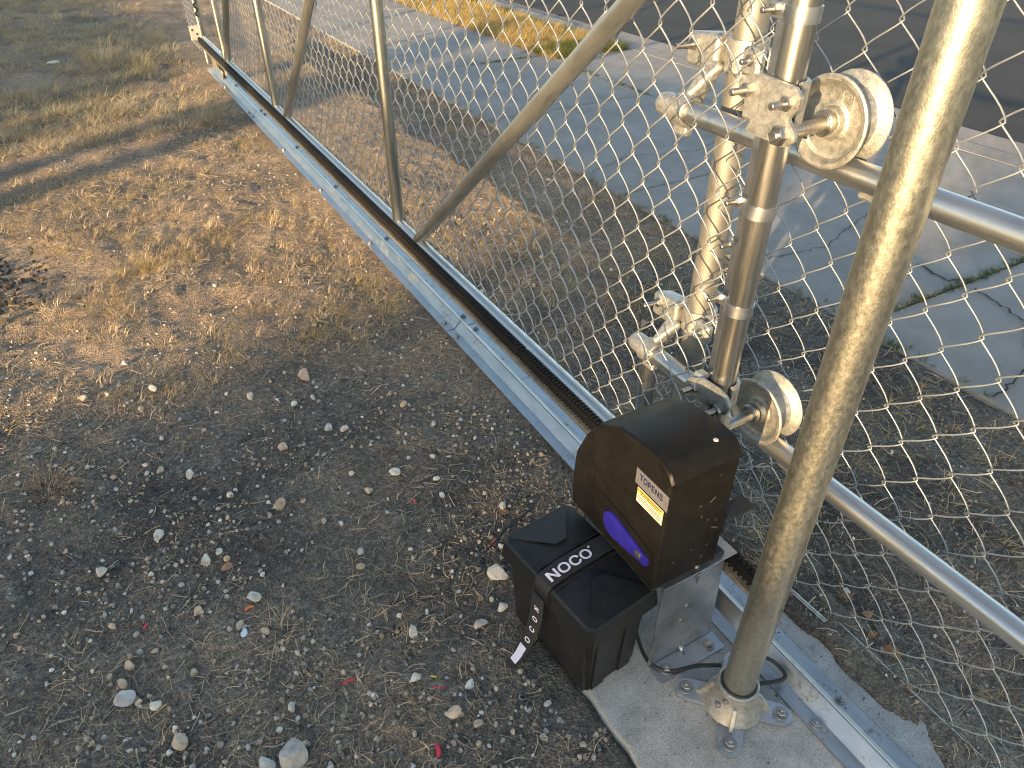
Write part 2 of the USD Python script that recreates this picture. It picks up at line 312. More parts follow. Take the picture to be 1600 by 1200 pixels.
# ================================================================== the setting
TX0, TX1 = 0.0917, 0.2036
def smooth01(t): t = np.clip(t, 0, 1); return t*t*(3-2*t)
def gz(x, y):
    """height of the dirt"""
    x, y = np.asarray(x, float), np.asarray(y, float)
    p = np.stack([x, y, np.zeros_like(x)], -1)
    far = smooth01((np.hypot(x, y-1)-3)/20)
    z = -0.014 + 0.030*(meshkit.fbm(p*1.1, 3, 3)-0.5) + 0.030*(meshkit.fbm(p*5, 3, 5)-0.5) + 0.020*(meshkit.fbm(p*20, 3, 8)-0.5) + far*0.25*(meshkit.fbm(p*0.12, 3, 9)-0.5)
    # two worn wheel tracks, faint, in the yard
    near_track = np.exp(-((x-0.147)/0.16)**2)
    z = z*(1-0.8*near_track) - 0.0015*near_track + 0.013*smooth01((x-0.75)/0.5)*(x < 1.5)
    xr = 0.262 + 0.07*(meshkit.fbm(np.stack([0*x, y*9, 0*x], -1), 3, 14)-0.5)
    z = z + 0.024*smooth01((x-0.215)/0.05)*smooth01((0.50-x)/0.22)*smooth01((0.55-y)/0.25)
    pad = smooth01((x+0.25)/0.05)*smooth01((xr-x)/0.035)*smooth01((0.44-y)/0.06)
    z = z*(1-pad) - 0.05*pad
    z = np.where((x > 1.30), z - 0.07*smooth01((x-1.335)/0.05), z)
    z = np.where((x > 2.60) & (x < 3.40) & (y > 4.9), 0.005, z)
    z = np.where(x > 3.36, -0.3, z)
    return z
def axis(segs):
    out = [segs[0][0]]
    for a, b, s in segs:
        n = max(1, int(round((b-a)/s))); out += list(np.linspace(a, b, n+1)[1:])
    return np.array(out)
gx = axis([(-60, -12, 4), (-12, -4, 0.4), (-4, -2, 0.06), (-2, 1.5, 0.0125), (1.5, 3.6, 0.1), (3.6, 12, 1), (12, 60, 6)])
gy = axis([(-40, -8, 4), (-8, -1.5, 0.4), (-1.5, -0.4, 0.05), (-0.4, 3.2, 0.0125), (3.2, 6, 0.03), (6, 12, 0.12), (12, 80, 4)])
X, Y = np.meshgrid(gx, gy, indexing='ij')
i, j = np.meshgrid(np.arange(len(gx)-1), np.arange(len(gy)-1), indexing='ij'); ny = len(gy)
q = np.stack([i*ny+j, (i+1)*ny+j, (i+1)*ny+j+1, i*ny+j+1], -1).reshape(-1, 4)
struct('ground', (np.stack([X, Y, gz(X, Y)], -1).reshape(-1, 3), np.vstack([q[:, [0, 1, 2]], q[:, [0, 2, 3]]])), SOIL, smooth=True)

# concrete footing under post, opener and track
def ragged(pts, amp, step, seed):
    rg = np.random.default_rng(seed); pts = np.asarray(pts, float); out = []
    for a, b in zip(pts, np.roll(pts, -1, 0)):
        n = max(1, int(np.linalg.norm(b-a)/step))
        for k in range(n): out.append(a + (b-a)*k/n + rg.normal(0, amp, 2))
    return Polygon(out).buffer(0)
padpoly = ragged([(-0.232, -1.6), (0.33, -1.6), (0.30, -0.35), (0.275, 0.0), (0.275, 0.16), (0.225, 0.5), (0.21, 3.0), (0.21, 6.0), (0.10, 6.0), (0.10, 3.0), (0.10, 0.455), (-0.225, 0.45)], 0.0022, 0.03, 4)
v, f = prism(padpoly, (0, 0, -0.16), (1, 0, 0), (0, 1, 0), 0.1595, 0.002)
struct('concrete_footing', (v, f), PAD)

# sidewalk, apron, kerb, road
slabs = thing('sidewalk', (1.34, 0, 0), None, None); tag(stage.GetPrimAtPath(slabs), kind='structure')
def slab(x0, x1, y0, y1, top=0.012, mtl=WALK, name='slab', parent=slabs):
    g = 0.005
    part(parent, name, bbox((x0+g, y0+g, top-0.11), (x1-g, y1-g, top), 0.006), mtl, smooth=False)
ys = [-4.8, -3.4, -2.0, -0.6, 0.82, 2.2, 3.6, 5.0, 6.4, 7.8, 9.2, 10.6, 12, 14, 16, 18]
for a, b in zip(ys[:-1], ys[1:]): slab(1.34, 2.62, a, b, top=0.012 + random.uniform(-.002, .002))
ya = [-4.8, -2.0, 0.82, 2.9, 4.85]
for a, b in zip(ya[:-1], ya[1:]): slab(2.62, 3.40, a, b, top=0.010)
# cracks with soil and weeds in the pavement
def crack(pts, w, seed, z=0.0165):
    rg = np.random.default_rng(seed); P = []
    pts = np.array(pts, float)
    for a, b in zip(pts[:-1], pts[1:]):
        n = max(2, int(np.linalg.norm(b-a)/0.02))
        for k in range(n): P.append(a + (b-a)*k/n + rg.normal(0, 0.006, 2))
    P = np.array(P); T = np.gradient(P, axis=0); T /= np.linalg.norm(T, axis=1, keepdims=True); N = np.stack([-T[:, 1], T[:, 0]], 1)
    W = w*(0.5 + rg.random(len(P)))[:, None]/2
    v = np.vstack([np.c_[P + N*W, np.full(len(P), z)], np.c_[P - N*W, np.full(len(P), z)]]); n = len(P); k = np.arange(n-1)
    return v, np.vstack([np.stack([k, n+k, n+k+1], 1), np.stack([k, n+k+1, k+1], 1)])
for s, (pts, w) in enumerate([([(1.94, 1.0), (1.92, .86), (2.1, .79)], .010), ([(1.95, .76), (1.88, .55), (1.97, .3), (1.9, -.3)], .008), ([(1.36, 2.5), (1.7, 2.62), (2.1, 2.5), (2.6, 2.66)], .004), ([(1.36, 1.35), (1.75, 1.3), (2.2, 1.45), (2.6, 1.4)], .004), ([(1.35, .33), (1.6, .36), (1.9, .55)], .006)]):
    part(slabs, 'crack', crack(pts, w, 20+s), CRACK, smooth=False)
kerb = thing('kerb', (3.6, 0, 0), None, None); tag(stage.GetPrimAtPath(kerb), kind='structure')
for a in np.arange(-6, 20, 2.4):
    part(kerb, 'kerb_stone', bbox((3.405, a+.004, -0.3), (3.60, a+2.396, 0.03 if a > 4 else 0.008), 0.015), KERBM)
    part(kerb, 'gutter_slab', bbox((3.604, a+.004, -0.3), (3.86, a+2.396, -0.02 if a > 4 else 0.0), 0.008), KERBM)
struct('road', bbox((3.864, -40, -0.5), (14, 80, -0.012), 0.004), ASPH, smooth=False)

# ================================================================== V-shaped ground track
t3 = 0.0032
prof = [(TX0, 0.001), (0.1235, 0.001), (0.1490, 0.0265), (0.1745, 0.001), (TX1, 0.001), (TX1, 0.001+t3), (0.1755, 0.001+t3), (0.1520, 0.0285), (0.1490, 0.0297), (0.1460, 0.0285), (0.1225, 0.001+t3), (TX0, 0.001+t3)]
track = thing('ground_track', (0.149, 2.2, 0), 'galvanised steel V-shaped track strip lying along the ground under the sliding gate', 'track')
for a, b in ((-1.5, 1.495), (1.5, 4.495), (4.5, 5.9)):
    part(track, 'track_section', prism(prof, (0, b, 0.0), (1, 0, 0), (0, 0, 1), b-a), ZTRACK, smooth=20)
for y in (-0.75, -0.11, 0.52, 1.45, 1.55, 2.3, 3.0, 3.7, 4.45, 4.55, 5.3):
    for x in (0.107, 0.189): part(track, 'anchor_bolt', bolt((x, y + (0.01 if x > .15 else 0), 0.0042), (0, 0, 1), 0.004, 0.0085, 0.005, 0.003, 0.011), BOLT)

# ================================================================== foreground guide post
post = thing('guide_post', (0, 0, 0), 'thick mottled galvanised post on a four-lobed floor flange in the foreground', 'post')
RP = 0.0292
part(post, 'tube', pipe((0, 0, 0.012), (0, 0, 1.95), RP, n=64), ZOLD, smooth=True)
lob = []
for k in range(4):
    a = -0.8207 + k*math.pi/2; c = np.array([math.sin(a), -math.cos(a)])
    lob.append(unary_union([Point(*(c*0.0889)).buffer(0.0215, 16), Polygon([(c*0.0889 + n*0.0215) for n in (np.array([-c[1], c[0]]), -np.array([-c[1], c[0]]))] + [(-np.array([-c[1], c[0]])*0.026), (np.array([-c[1], c[0]])*0.026)]).buffer(0.001)]))
fl = unary_union(lob + [Point(0, 0).buffer(0.050, 24)]).buffer(0.022, 12).buffer(-0.022, 12)
flange = part(post, 'floor_flange', prism(fl, (0, 0, 0.001), (1, 0, 0), (0, 1, 0), 0.010, 0.002), ZFLANGE)
part(flange, 'hub', lathe([(0.057, 0.010), (0.055, 0.016), (0.050, 0.026), (0.044, 0.042), (0.0395, 0.056), (0.0385, 0.074), (0.0375, 0.077), (0.0335, 0.077), (0.0325, 0.074), (0.0325, 0.050)], (0, 0, 0), (0, 0, 1), 48), ZCAST, smooth=True)
part(post, 'rubber_ring', lathe([(0.0292, 0.076), (0.0332, 0.0765), (0.0322, 0.0785), (0.0292, 0.079)], (0, 0, 0), (0, 0, 1), 40), RUBBER)
for k in range(4):
    a = -0.8207 + k*math.pi/2; c = np.array([math.sin(a), -math.cos(a), 0]); nrm = np.array([-c[1], c[0], 0])
    rib = Polygon([(0.036, 0.009), (0.069, 0.009), (0.069, 0.016), (0.046, 0.052), (0.036, 0.056)])
    part(flange, 'gusset', prism(rib, nrm*0.0035, c, (0, 0, 1), 0.007, 0.0012), ZCAST)
    part(flange, 'anchor_bolt', bolt((c[0]*0.0889, c[1]*0.0889, 0.0115), (0, 0, 1), 0.0048, 0.0095, 0.007, 0.006, 0.0145), BOLT)
for zz, aa in ((0.058, 0.3), (0.040, 0.05)):
    dv = np.array([-math.cos(aa), -math.sin(aa)*0.9, 0]); dv = unit(dv)
    part(flange, 'set_screw', bolt(dv*(0.0385 if zz > .05 else 0.044) + np.array([0, 0, zz]), dv, 0.004, 0.0065, 0.004, 0.003), BOLT)

# ================================================================== sliding gate
GX, GY0, GR, ZR, ZT = 0.1343, 0.3016, 0.0222, 0.2069, 1.50
GY1 = 5.46
gate = thing('sliding_gate', (GX, 2.9, 0), 'galvanised chain-link sliding gate with tube frame, braces and grooved rollers', 'gate')
part(gate, 'bottom_rail', pipe((GX, 0.255, ZR), (GX, 6.0, ZR), 0.0215, n=40), ZRAIL, smooth=True)
part(gate, 'top_rail', pipe((GX, 0.28, ZT), (GX, GY1+.02, ZT), 0.0215, n=32), ZRAIL, smooth=True)
part(gate, 'frame_post', pipe((GX, GY0, ZR+0.018), (GX, GY0, ZT-0.018), GR, n=48), ZPIPE, smooth=True, label='end post of the gate that carries both rollers')
for y in (1.985, 3.794, 5.15):
    part(gate, 'upright', pipe((GX, y, ZR+0.017), (GX, y, ZT-0.017), 0.0212, n=32), ZPIPE, smooth=True)
BR = 0.0205
for (ya_, za_), (yb_, zb_) in (((1.79, 0.224), (0.335, 1.395)), ((3.565, 0.224), (2.03, 1.46)), ((5.10, 0.224), (3.84, 1.46))):
    part(gate, 'brace', pipe((GX-0.001, ya_, za_), (GX-0.001, yb_, zb_), BR, n=36), BRACE, smooth=True)

# chain-link fabric: each wire is a flattened spiral hooked into its neighbours
def wire_mesh(parent, xm, y0, n, hw, z0, rows, hh, sag, seed, r=0.00165, tail=True, depth=0.0062, name='mesh_wire', flip=False):
    rg = np.random.default_rng(seed)
    us = [0.0, 0.07, 0.16, 0.32, 0.5, 0.68, 0.84, 0.93]
    for jx in range(n):
        P = []
        ylo = y0 + jx*hw
        for k in range(rows):
            upw = (jx + k) % 2 == 0
            for u in us:
                tri = u; cs = (1-math.cos(math.pi*u))/2; s = 0.7*tri + 0.3*cs
                s = (-0.085 + 1.17*s); s = s if upw else 1-s
                dx = math.sin(math.pi*min(max(u, 0), 1))**0.8*depth*(1 if upw else -1)*(-1 if flip else 1)
                P.append((xm + dx, ylo + s*hw, z0 + (k+u)*hh))
        P = np.array(P); P[:, 0] += sag*np.sin(P[:, 1]*2.1 + seed)*np.sin(P[:, 2]*3.0) + rg.normal(0, .0004)
        P[:, 1] += 0.0015*np.sin(P[:, 2]*5 + P[:, 1]*7 + seed)
        if tail:   # twisted barbs at the lower selvedge
            e = P[0].copy(); s = 1 if (jx % 2 == 0) else -1
            P = np.vstack([[e + (0.001, 0.002*s, -0.030), e + (0.002, 0.0045*s, -0.026), e + (0.001, 0.0035*s, -0.012)], P])
        part(parent, name, sweep(P, r, 6), ZWIRE, smooth=True)
HWG = 0.0404
# a lower end knot of the gate's fabric stands at y = 1.1489 + k*0.0808
y0g = 1.1489 - 20*HWG
wire_mesh(gate, 0.1585, y0g, 124, HWG, 0.197, 27, 0.0470, 0.002, 1)

# tension bar, bands
part(gate, 'tension_bar', bbox((0.150, 0.3405, 0.235), (0.155, 0.3585, 1.47), 0.001), ZPLATE)
for z in (0.30, 0.695, 0.873, 1.152, 1.36):
    b = part(gate, 'tension_band', lathe([(GR+.0004, -0.0105), (GR+.0026, -0.0105), (GR+.0026, 0.0105), (GR+.0004, 0.0105)], (GX, GY0, z), (0, 0, 1), 40), ZPLATE)
    part(b, 'band_strap', bbox((0.1265, GY0+GR-.002, z-.0105), (0.1295, GY0+GR+.032, z+.0105), 0.0008), ZPLATE)
    part(b, 'carriage_bolt', join(rod((0.1265, GY0+GR+.022, z), (0.104, GY0+GR+.024, z), 0.0042, 14), hexnut((0.1265, GY0+GR+.022, z), (-1, 0, 0), 0.008, 0.006), rod((0.1295, GY0+GR+.022, z), (0.136, GY0+GR+.022, z), 0.0075, 16)), BOLT)
part(gate, 'tie_bolt', join(rod((0.135, GY0+.04, 0.80), (0.108, GY0+.043, 0.797), 0.004, 12), hexnut((0.128, GY0+.041, 0.80), (-1, 0, 0), 0.0075, 0.006)), BOLT)

# gear rack on an angle below the bottom rail
for a, b in ((0.06, 0.995), (1.0, 1.995), (2.0, 2.995), (3.0, 3.995), (4.0, 4.995), (5.0, 6.03)):
    ms = [bbox((0.0915, a, 0.1940), (0.1110, b, 0.2165), 0.0015)]
    for y in np.arange(a+.006, b-.006, 0.0126):
        ms.append(bbox((0.0915, y-.0033, 0.186), (0.1100, y+.0033, 0.1950), 0.0022))
        ms.append(bbox((0.096, y-.0036, 0.216), (0.1105, y+.0036, 0.2225), 0.0015))
    part(gate, 'gear_rack', join(*ms), RACK, smooth=False)
part(gate, 'rack_angle', join(bbox((0.0835, 0.05, 0.1820), (0.0985, 6.02, 0.1852), 0.0006), bbox((0.0955, 0.05, 0.1600), (0.0985, 6.02, 0.1817), 0.0006)), BROWN)
# wheel carriages that run on the track
for y in (5.52,):
    c = part(gate, 'wheel_carriage', join(bbox((0.100, y-.085, 0.085), (0.106, y+.085, 0.170), 0.002), bbox((0.186, y-.085, 0.085), (0.192, y+.085, 0.186), 0.002), bbox((0.100, y-.085, 0.1755), (0.192, y+.085, 0.1845), 0.002)), BROWN)
    part(c, 'track_wheel', lathe([(0, -.02), (0.012, -.02), (0.012, -.017), (0.052, -.017), (0.053, -.015), (0.033, 0), (0.053, .015), (0.052, .017), (0.012, .017), (0.012, .02), (0, .02)], (0.149, y, 0.0635), (1, 0, 0), 32), ZCAST)

# rollers on the frame post
plate_up = [(0.356, 1.066), (0.327, 1.075), (0.297, 1.074), (0.272, 1.072), (0.256, 1.071), (0.243, 1.06), (0.244, 1.045), (0.253, 1.034), (0.258, 1.026), (0.248, 1.02), (0.239, 1.01), (0.239, 1.001), (0.252, 0.991), (0.266, 0.989), (0.284, 0.992), (0.329, 0.991), (0.333, 0.996), (0.323, 1.01), (0.331, 1.028), (0.341, 1.035), (0.355, 1.038), (0.360, 1.057)]
plate_lo = [(0.363, 0.504), (0.354, 0.524), (0.319, 0.543), (0.281, 0.545), (0.256, 0.541), (0.244, 0.525), (0.25, 0.504), (0.265, 0.502), (0.282, 0.51), (0.295, 0.495), (0.326, 0.491), (0.332, 0.501), (0.354, 0.493)]
def wheel(zc, xc, yc, label):
    """grooved cast wheel turning about the x axis"""
    w = part(gate, 'roller_wheel', lathe([(0.013, -0.030), (0.021, -0.030), (0.0225, -0.028), (0.024, -0.019), (0.030, -0.0165), (0.048, -0.0165), (0.054, -0.019), (0.058, -0.026), (0.061, -0.0295), (0.066, -0.0300), (0.069, -0.0285), (0.0695, -0.0272), (0.0685, -0.0258), (0.0600, -0.0225), (0.0510, -0.0175), (0.0475, -0.0095), (0.0468, 0.0), (0.0475, 0.0095), (0.0510, 0.0175), (0.0600, 0.0225), (0.0685, 0.0258), (0.0695, 0.0272), (0.069, 0.0285), (0.066, 0.030), (0.061, 0.0295), (0.056, 0.022), (0.048, 0.0165), (0.024, 0.0165), (0.021, 0.028), (0.013, 0.028)], (xc, yc, zc), (1, 0, 0), 64), ZCAST, smooth=22, label=label)
    part(w, 'axle', join(rod((0.110, yc-.010, zc+.002), (xc+.034, yc, zc), 0.0105, 24), rod((xc-.042, yc, zc), (xc-.030, yc, zc), 0.0195, 28, .002), rod((xc-.0445, yc, zc), (xc-.042, yc, zc), 0.0165, 28, .0006), rod((xc+.028, yc, zc), (xc+.036, yc, zc), 0.016, 20)), BOLT)
    part(w, 'grease_nipple', join(rod((xc-.058, yc+.006, zc-.010), (xc-.066, yc+.004, zc-.018), 0.0045, 10)), BOLT)
    t = textmesh('5', (xc-.0172, yc-.012, zc+.028), (0, -1, 0), (0, 0, 1), 0.013, 0.0009); l1 = bbox((xc-.0178, yc-.0285, zc+.024), (xc-.0163, yc-.0265, zc+.044), .0004); l2 = bbox((xc-.0178, yc-.0085, zc+.026), (xc-.0163, yc-.0065, zc+.046), .0004)
    part(w, 'cast_mark', join(t, l1, l2), ZCAST, smooth=False)
def clamp(poly, z0, z1, bolts, stud, name='roller_clamp', thick=0.011):
    pg = Polygon(poly).buffer(0.006, 8).buffer(-0.012, 8).buffer(0.006, 8)
    c = part(gate, name, prism(pg, (0.0955, 0, 0), (0, 1, 0), (0, 0, 1), thick, 0.0025), ZCAST, smooth=25)
    # rear half saddle round the post
    sad = Polygon([(math.cos(a)*0.031, math.sin(a)*0.031) for a in np.linspace(-1.75, 1.75, 24)] + [(math.cos(a)*0.0238, math.sin(a)*0.0238) for a in np.linspace(1.75, -1.75, 24)])
    part(c, 'saddle', prism(sad, (GX, GY0, z0), (1, 0, 0), (0, 1, 0), z1-z0, 0.002), ZCAST)
    part(c, 'lug', bbox((0.1075, 0.3285, z0+.01), (0.132, 0.356, z1-.004), .005), ZCAST)
    for (y, z) in bolts: part(c, 'clamp_bolt', bolt((0.0955, y, z), (-1, 0, 0), 0.0052, 0.0105, 0.0085, stud), BOLT)
clamp(plate_up, 0.994, 1.070, [(0.338, 1.051), (0.262, 1.049)], 0.024)
part(gate, 'axle_nut', bolt((0.0955, 0.262, 1.006), (-1, 0, 0), 0.0075, 0.0145, 0.011, 0.005), BOLT)
clamp(plate_lo, 0.494, 0.541, [(0.332, 0.517), (0.266, 0.510)], 0.022)
part(gate, 'axle_arm', sphull([(0.112, 0.266, 1.002), (0.122, 0.270, 1.002), (0.112, 0.274, 1.016)], [.0125, .012, .011]), ZCAST)
part(gate, 'axle_arm', sphull([(0.112, 0.272, 0.447), (0.128, 0.276, 0.447), (0.114, 0.272, 0.500)], [.014, .014, .010]), ZCAST)
part(gate, 'axle_nut', bolt((0.0985, 0.282, 0.449), (-1, 0, 0), 0.007, 0.0135, 0.010, 0.004), BOLT)
PX, PZU, PZL = 0.250, 0.931, 0.372
wheel(PZU + 0.021 + 0.0470, PX, 0.287, 'upper grooved roller riding on the upper rail')
wheel(PZL + 0.021 + 0.0470, PX, 0.285, 'lower grooved roller riding on the lower rail')

# ================================================================== roller rails on the street side
FX, FY, FR = 0.344, 0.589, 0.030
for nm, z, lab in (('u', PZU, 'upper horizontal galvanised rail pipe clamped to the fence post, under the higher roller'), ('l', PZL, 'lower horizontal galvanised rail pipe near the ground, under the lower roller')):
    t = thing('roller_rail', (PX, 0, z-.021), lab, 'rail pipe')
    part(t, 'tube', pipe((PX, -1.55, z), (PX, 0.682, z), 0.021, n=48), ZRAIL, smooth=True)
    part(t, 'end_cap', lathe([(0.0225, -0.03), (0.0232, -0.028), (0.0232, 0.0), (0.020, 0.012), (0.012, 0.019), (0, 0.021)], (PX, 0.684, z), (0, 1, 0), 32), ZCAST)
    # bracket: sleeve on the post, sleeve over the pipe, block and bolts between
    zc = z + 0.098 if nm == 'u' else z + 0.088
    b = part(t, 'bracket', sphull([(0.312, 0.632, zc+.022), (0.312, 0.698, zc+.016), (0.312, 0.632, zc-.024), (0.312, 0.698, zc-.022), (0.338, 0.632, zc+.022), (0.338, 0.690, zc+.014), (0.338, 0.632, zc-.024), (0.338, 0.690, zc-.022)], .011), ZCAST)
    arc = np.linspace(0, 2*math.pi, 33)
    part(b, 'post_collar', lathe([(FR+.0005, -.028), (FR+.0075, -.028), (FR+.0085, -.026), (FR+.0085, .026), (FR+.0075, .028), (FR+.0005, .028)], (FX, FY, zc), (0, 0, 1), 40), ZCAST)
    part(b, 'collar_ear', join(bbox((0.300, 0.515, zc-.024), (0.322, 0.560, zc+.024), .006), bbox((0.330, 0.520, zc-.02), (0.352, 0.560, zc+.02), .006)), ZCAST)
    part(b, 'pipe_hoop', lathe([(0.0215, -.021), (0.0275, -.021), (0.029, -.019), (0.029, .019), (0.0275, .021), (0.0215, .021)], (PX, 0.632, z), (0, 1, 0), 40), ZCAST)
    part(b, 'hoop_arm', sphull([(PX+.012, 0.632, z+.030), (0.306, 0.640, zc-.02), (0.306, 0.618, zc-.024), (PX+.030, 0.632, z+.012)], .010), ZCAST)
    part(b, 'bolt', join(rod((0.312, 0.684, zc+.006), (0.262, 0.692, zc+.004), 0.0055, 16), hexnut((0.303, 0.685, zc+.006), (-1, 0.1, 0), 0.0115, 0.009)), BOLT)
    part(b, 'bolt', join(rod((0.305, 0.535, zc+.004), (0.278, 0.537, zc+.003), 0.005, 16), hexnut((0.300, 0.535, zc+.004), (-1, 0, 0), 0.0105, 0.008)), BOLT)
    part(b, 'lug', bbox((PX-.008, 0.612, z-.046), (PX+.012, 0.652, z-.026), .004), ZCAST)
    for y in (0.20, -0.62): part(t, 'weld_tab', bbox((PX-.006, y-.02, z-.032), (PX+.02, y+.02, z-.0205), .004), ZCAST)

# ================================================================== fixed chain-link fence on the right
fence = thing('chain_link_fence', (FX, FY, 0), 'fixed chain-link fence panel right of the gate, in front of the sidewalk', 'fence')
part(fence, 'fence_post', pipe((FX, FY, -0.2), (FX, FY, 1.9), FR, n=48), ZFENCEPOST, smooth=True)
part(fence, 'stub_post', pipe((0.315, 0.705, -0.15), (0.315, 0.705, 0.335), 0.0255, n=32), ZPIPE, smooth=True)
HWF = 0.0472
# a knot of this fabric stands at (y, z) = (0.046, 0.596)
wire_mesh(fence, 0.322, 0.046 - 32*HWF, 43, HWF, 0.596 - 12*0.0487, 32, 0.0487, 0.004, 5, r=0.00138)
part(fence, 'tension_wire', sweep([(0.326, y, 0.004 + 0.004*math.sin(y*5)) for y in np.linspace(0.02, -1.5, 30)], 0.0017, 6), ZWIRE, smooth=True)
part(fence, 'top_rail', pipe((0.345, -1.6, 1.56), (0.345, 0.56, 1.56), 0.021, n=24), ZRAIL, smooth=True)

# far end: post that receives the gate
rec = thing('receiver_post', (0.13, 6.2, 0), 'thin post with a white catch plate at the far end of the gate', 'post')
part(rec, 'tube', pipe((0.16, 6.22, -0.2), (0.16, 6.22, 1.7), 0.0255, n=24), ZPIPE, smooth=True)
cp = part(rec, 'catch_plate', bbox((0.055, 6.08, 0.19), (0.130, 6.09, 0.295), 0.002), WHITEPAINT)
part(cp, 'plate_hole', join(rod((0.075, 6.0805, 0.265), (0.075, 6.078, 0.265), 0.008, 14, .0002), rod((0.105, 6.0805, 0.235), (0.105, 6.078, 0.235), 0.008, 14, .0002)), INK)
part(rec, 'chain', sweep([(0.150+.012*math.sin(k*1.3), 6.17+.01*math.cos(k*1.7), 0.52-0.012*k) for k in range(16)], 0.008, 6), RUBBER)
wire_mesh(rec, 0.17, 6.25, 20, HWG, 0.05, 24, 0.0470, 0.003, 9)

# ================================================================== gate opener and its bracket
brk = thing('opener_bracket', (0, 0.26, 0), 'zinc-plated steel bracket bolted to the concrete under the black gate opener', 'bracket')
def sheet(poly, o, u, v, t, b=0.0006): return prism(Polygon(poly), o, u, v, t, b)
part(brk, 'front_plate', prism(Polygon([(-0.094, 0.001), (0.068, 0.001), (0.056, 0.2475), (-0.094, 0.2475)]), (0, 0.1435, 0), (1, 0, 0), (0, 0, 1), 0.0035, 0.0006), ZPLATE)
part(brk, 'rear_plate', prism(Polygon([(-0.094, 0.001), (0.060, 0.001), (0.056, 0.2475), (-0.094, 0.2475)]), (0, 0.3935, 0), (1, 0, 0), (0, 0, 1), 0.0035, 0.0006), ZPLATE)
part(brk, 'top_plate', bbox((-0.094, 0.138, 0.248), (0.085, 0.397, 0.2515), 0.0006), ZPLATE)
part(brk, 'foot', prism(unary_union([sbox(-0.094, 0.098, 0.074, 0.1395)]).buffer(-.004).buffer(.004), (0, 0, 0.001), (1, 0, 0), (0, 1, 0), 0.0035, 0.0006), ZPLATE)
part(brk, 'foot', bbox((-0.094, 0.394, 0.001), (0.06, 0.436, 0.0045), 0.0006), ZPLATE)
for x in (-0.066, 0.046): part(brk, 'anchor_bolt', bolt((x, 0.1175, 0.0048), (0, 0, 1), 0.0045, 0.009, 0.006, 0.004, 0.0135), BOLT)
for x in (-0.012,):
    part(brk, 'stiffener', hull([(x-.010, 0.1395, 0.0048), (x+.010, 0.1395, 0.0048), (x, 0.1395, 0.030), (x, 0.122, 0.0048)]), ZPLATE)
    part(brk, 'stiffener', hull([(x-.006, 0.1395, 0.2475), (x+.010, 0.1395, 0.2475), (x+.002, 0.1395, 0.215), (x+.002, 0.133, 0.244)]), ZPLATE)
for x, z in ((-0.013, 0.150), (-0.021, 0.108)):
    part(brk, 'slot', prism(Polygon([(x-.010, z+.006), (x-.007, z+.0085), (x+.010, z-.006), (x+.007, z-.0085)]).buffer(.0015), (0, 0.1398, 0), (1, 0, 0), (0, 0, 1), 0.0012), BOLT)

op = thing('gate_opener', (-0.045, 0.27, 0.2515), 'black sliding gate motor with rounded top and blue release flap, standing on its bracket', 'gate opener')
XF, XB = -0.122, 0.028
def profhull(pr, x0, x1, r): return sphull([(x, y, z) for x in (x0+r, x1-r) for y, z in pr], r)
def inset(pr, r):
    pg = Polygon(pr).buffer(-r); return list(pg.exterior.coords)[:-1]
body = [(0.141, 0.262), (0.402, 0.262), (0.406, 0.33), (0.400, 0.398), (0.372, 0.462), (0.330, 0.517), (0.276, 0.545), (0.200, 0.556), (0.160, 0.553), (0.146, 0.540), (0.140, 0.522)]
housing = part(op, 'housing', profhull(inset(body, 0.006), XF, XB, 0.006), BLACK, smooth=32)
capp = [(0.1370, 0.527), (0.155, 0.545), (0.205, 0.549), (0.276, 0.538), (0.326, 0.511), (0.3325, 0.5165), (0.2775, 0.5475), (0.200, 0.5590), (0.161, 0.5560), (0.144, 0.5430), (0.1365, 0.531)]
pts = []
for y, z in capp: pts += [(XF+.0035, y, z), (XB-.0035, y, z), (XF-.0004, y+.002, z-.0035), (XB+.0004, y+.002, z-.0035)]
part(op, 'top_cover', hull(pts), BLACK, smooth=32)
part(op, 'base', bbox((XF+.006, 0.146, 0.2515), (XB+.03, 0.398, 0.2635), 0.002), RUBBER)
part(op, 'cover_screw', lathe([(0.0045, -.001), (0.0045, 0.001), (0.003, 0.0022), (0, 0.0024)], (-0.012, 0.166, 0.5562), (0, -0.05, 1), 14), PAPER)
part(op, 'front_screw', bolt((-0.020, 0.1395, 0.272), (0, -1, 0), 0.003, 0.005, 0.003, 0.001), BOLT)
pn = part(op, 'flap_surround', prism(Polygon([(0.300, 0.372), (0.308, 0.285), (0.150, 0.283), (0.152, 0.352), (0.20, 0.360)]).buffer(-.006).buffer(.006), (XF-.002, 0, 0), (0, 1, 0), (0, 0, 1), 0.004, 0.001), BLACK)
flap = unary_union([Point(0.2625, 0.3215).buffer(0.029, 24), Point(0.170, 0.3215).buffer(0.0125, 16)]).convex_hull
part(op, 'release_flap', prism(flap, (XF-.0055, 0, 0), (0, 1, 0), (0, 0, 1), 0.006, 0.0012), BLUE, label='blue teardrop-shaped release flap with key lock')
part(op, 'flap_ridge', prism(Polygon([(0.262, 0.338), (0.258, 0.338), (0.2585, 0.322), (0.2615, 0.322)]), (XF-.0062, 0, 0), (0, 1, 0), (0, 0, 1), 0.001), BLUE)
rgs = np.random.default_rng(14); ms = []
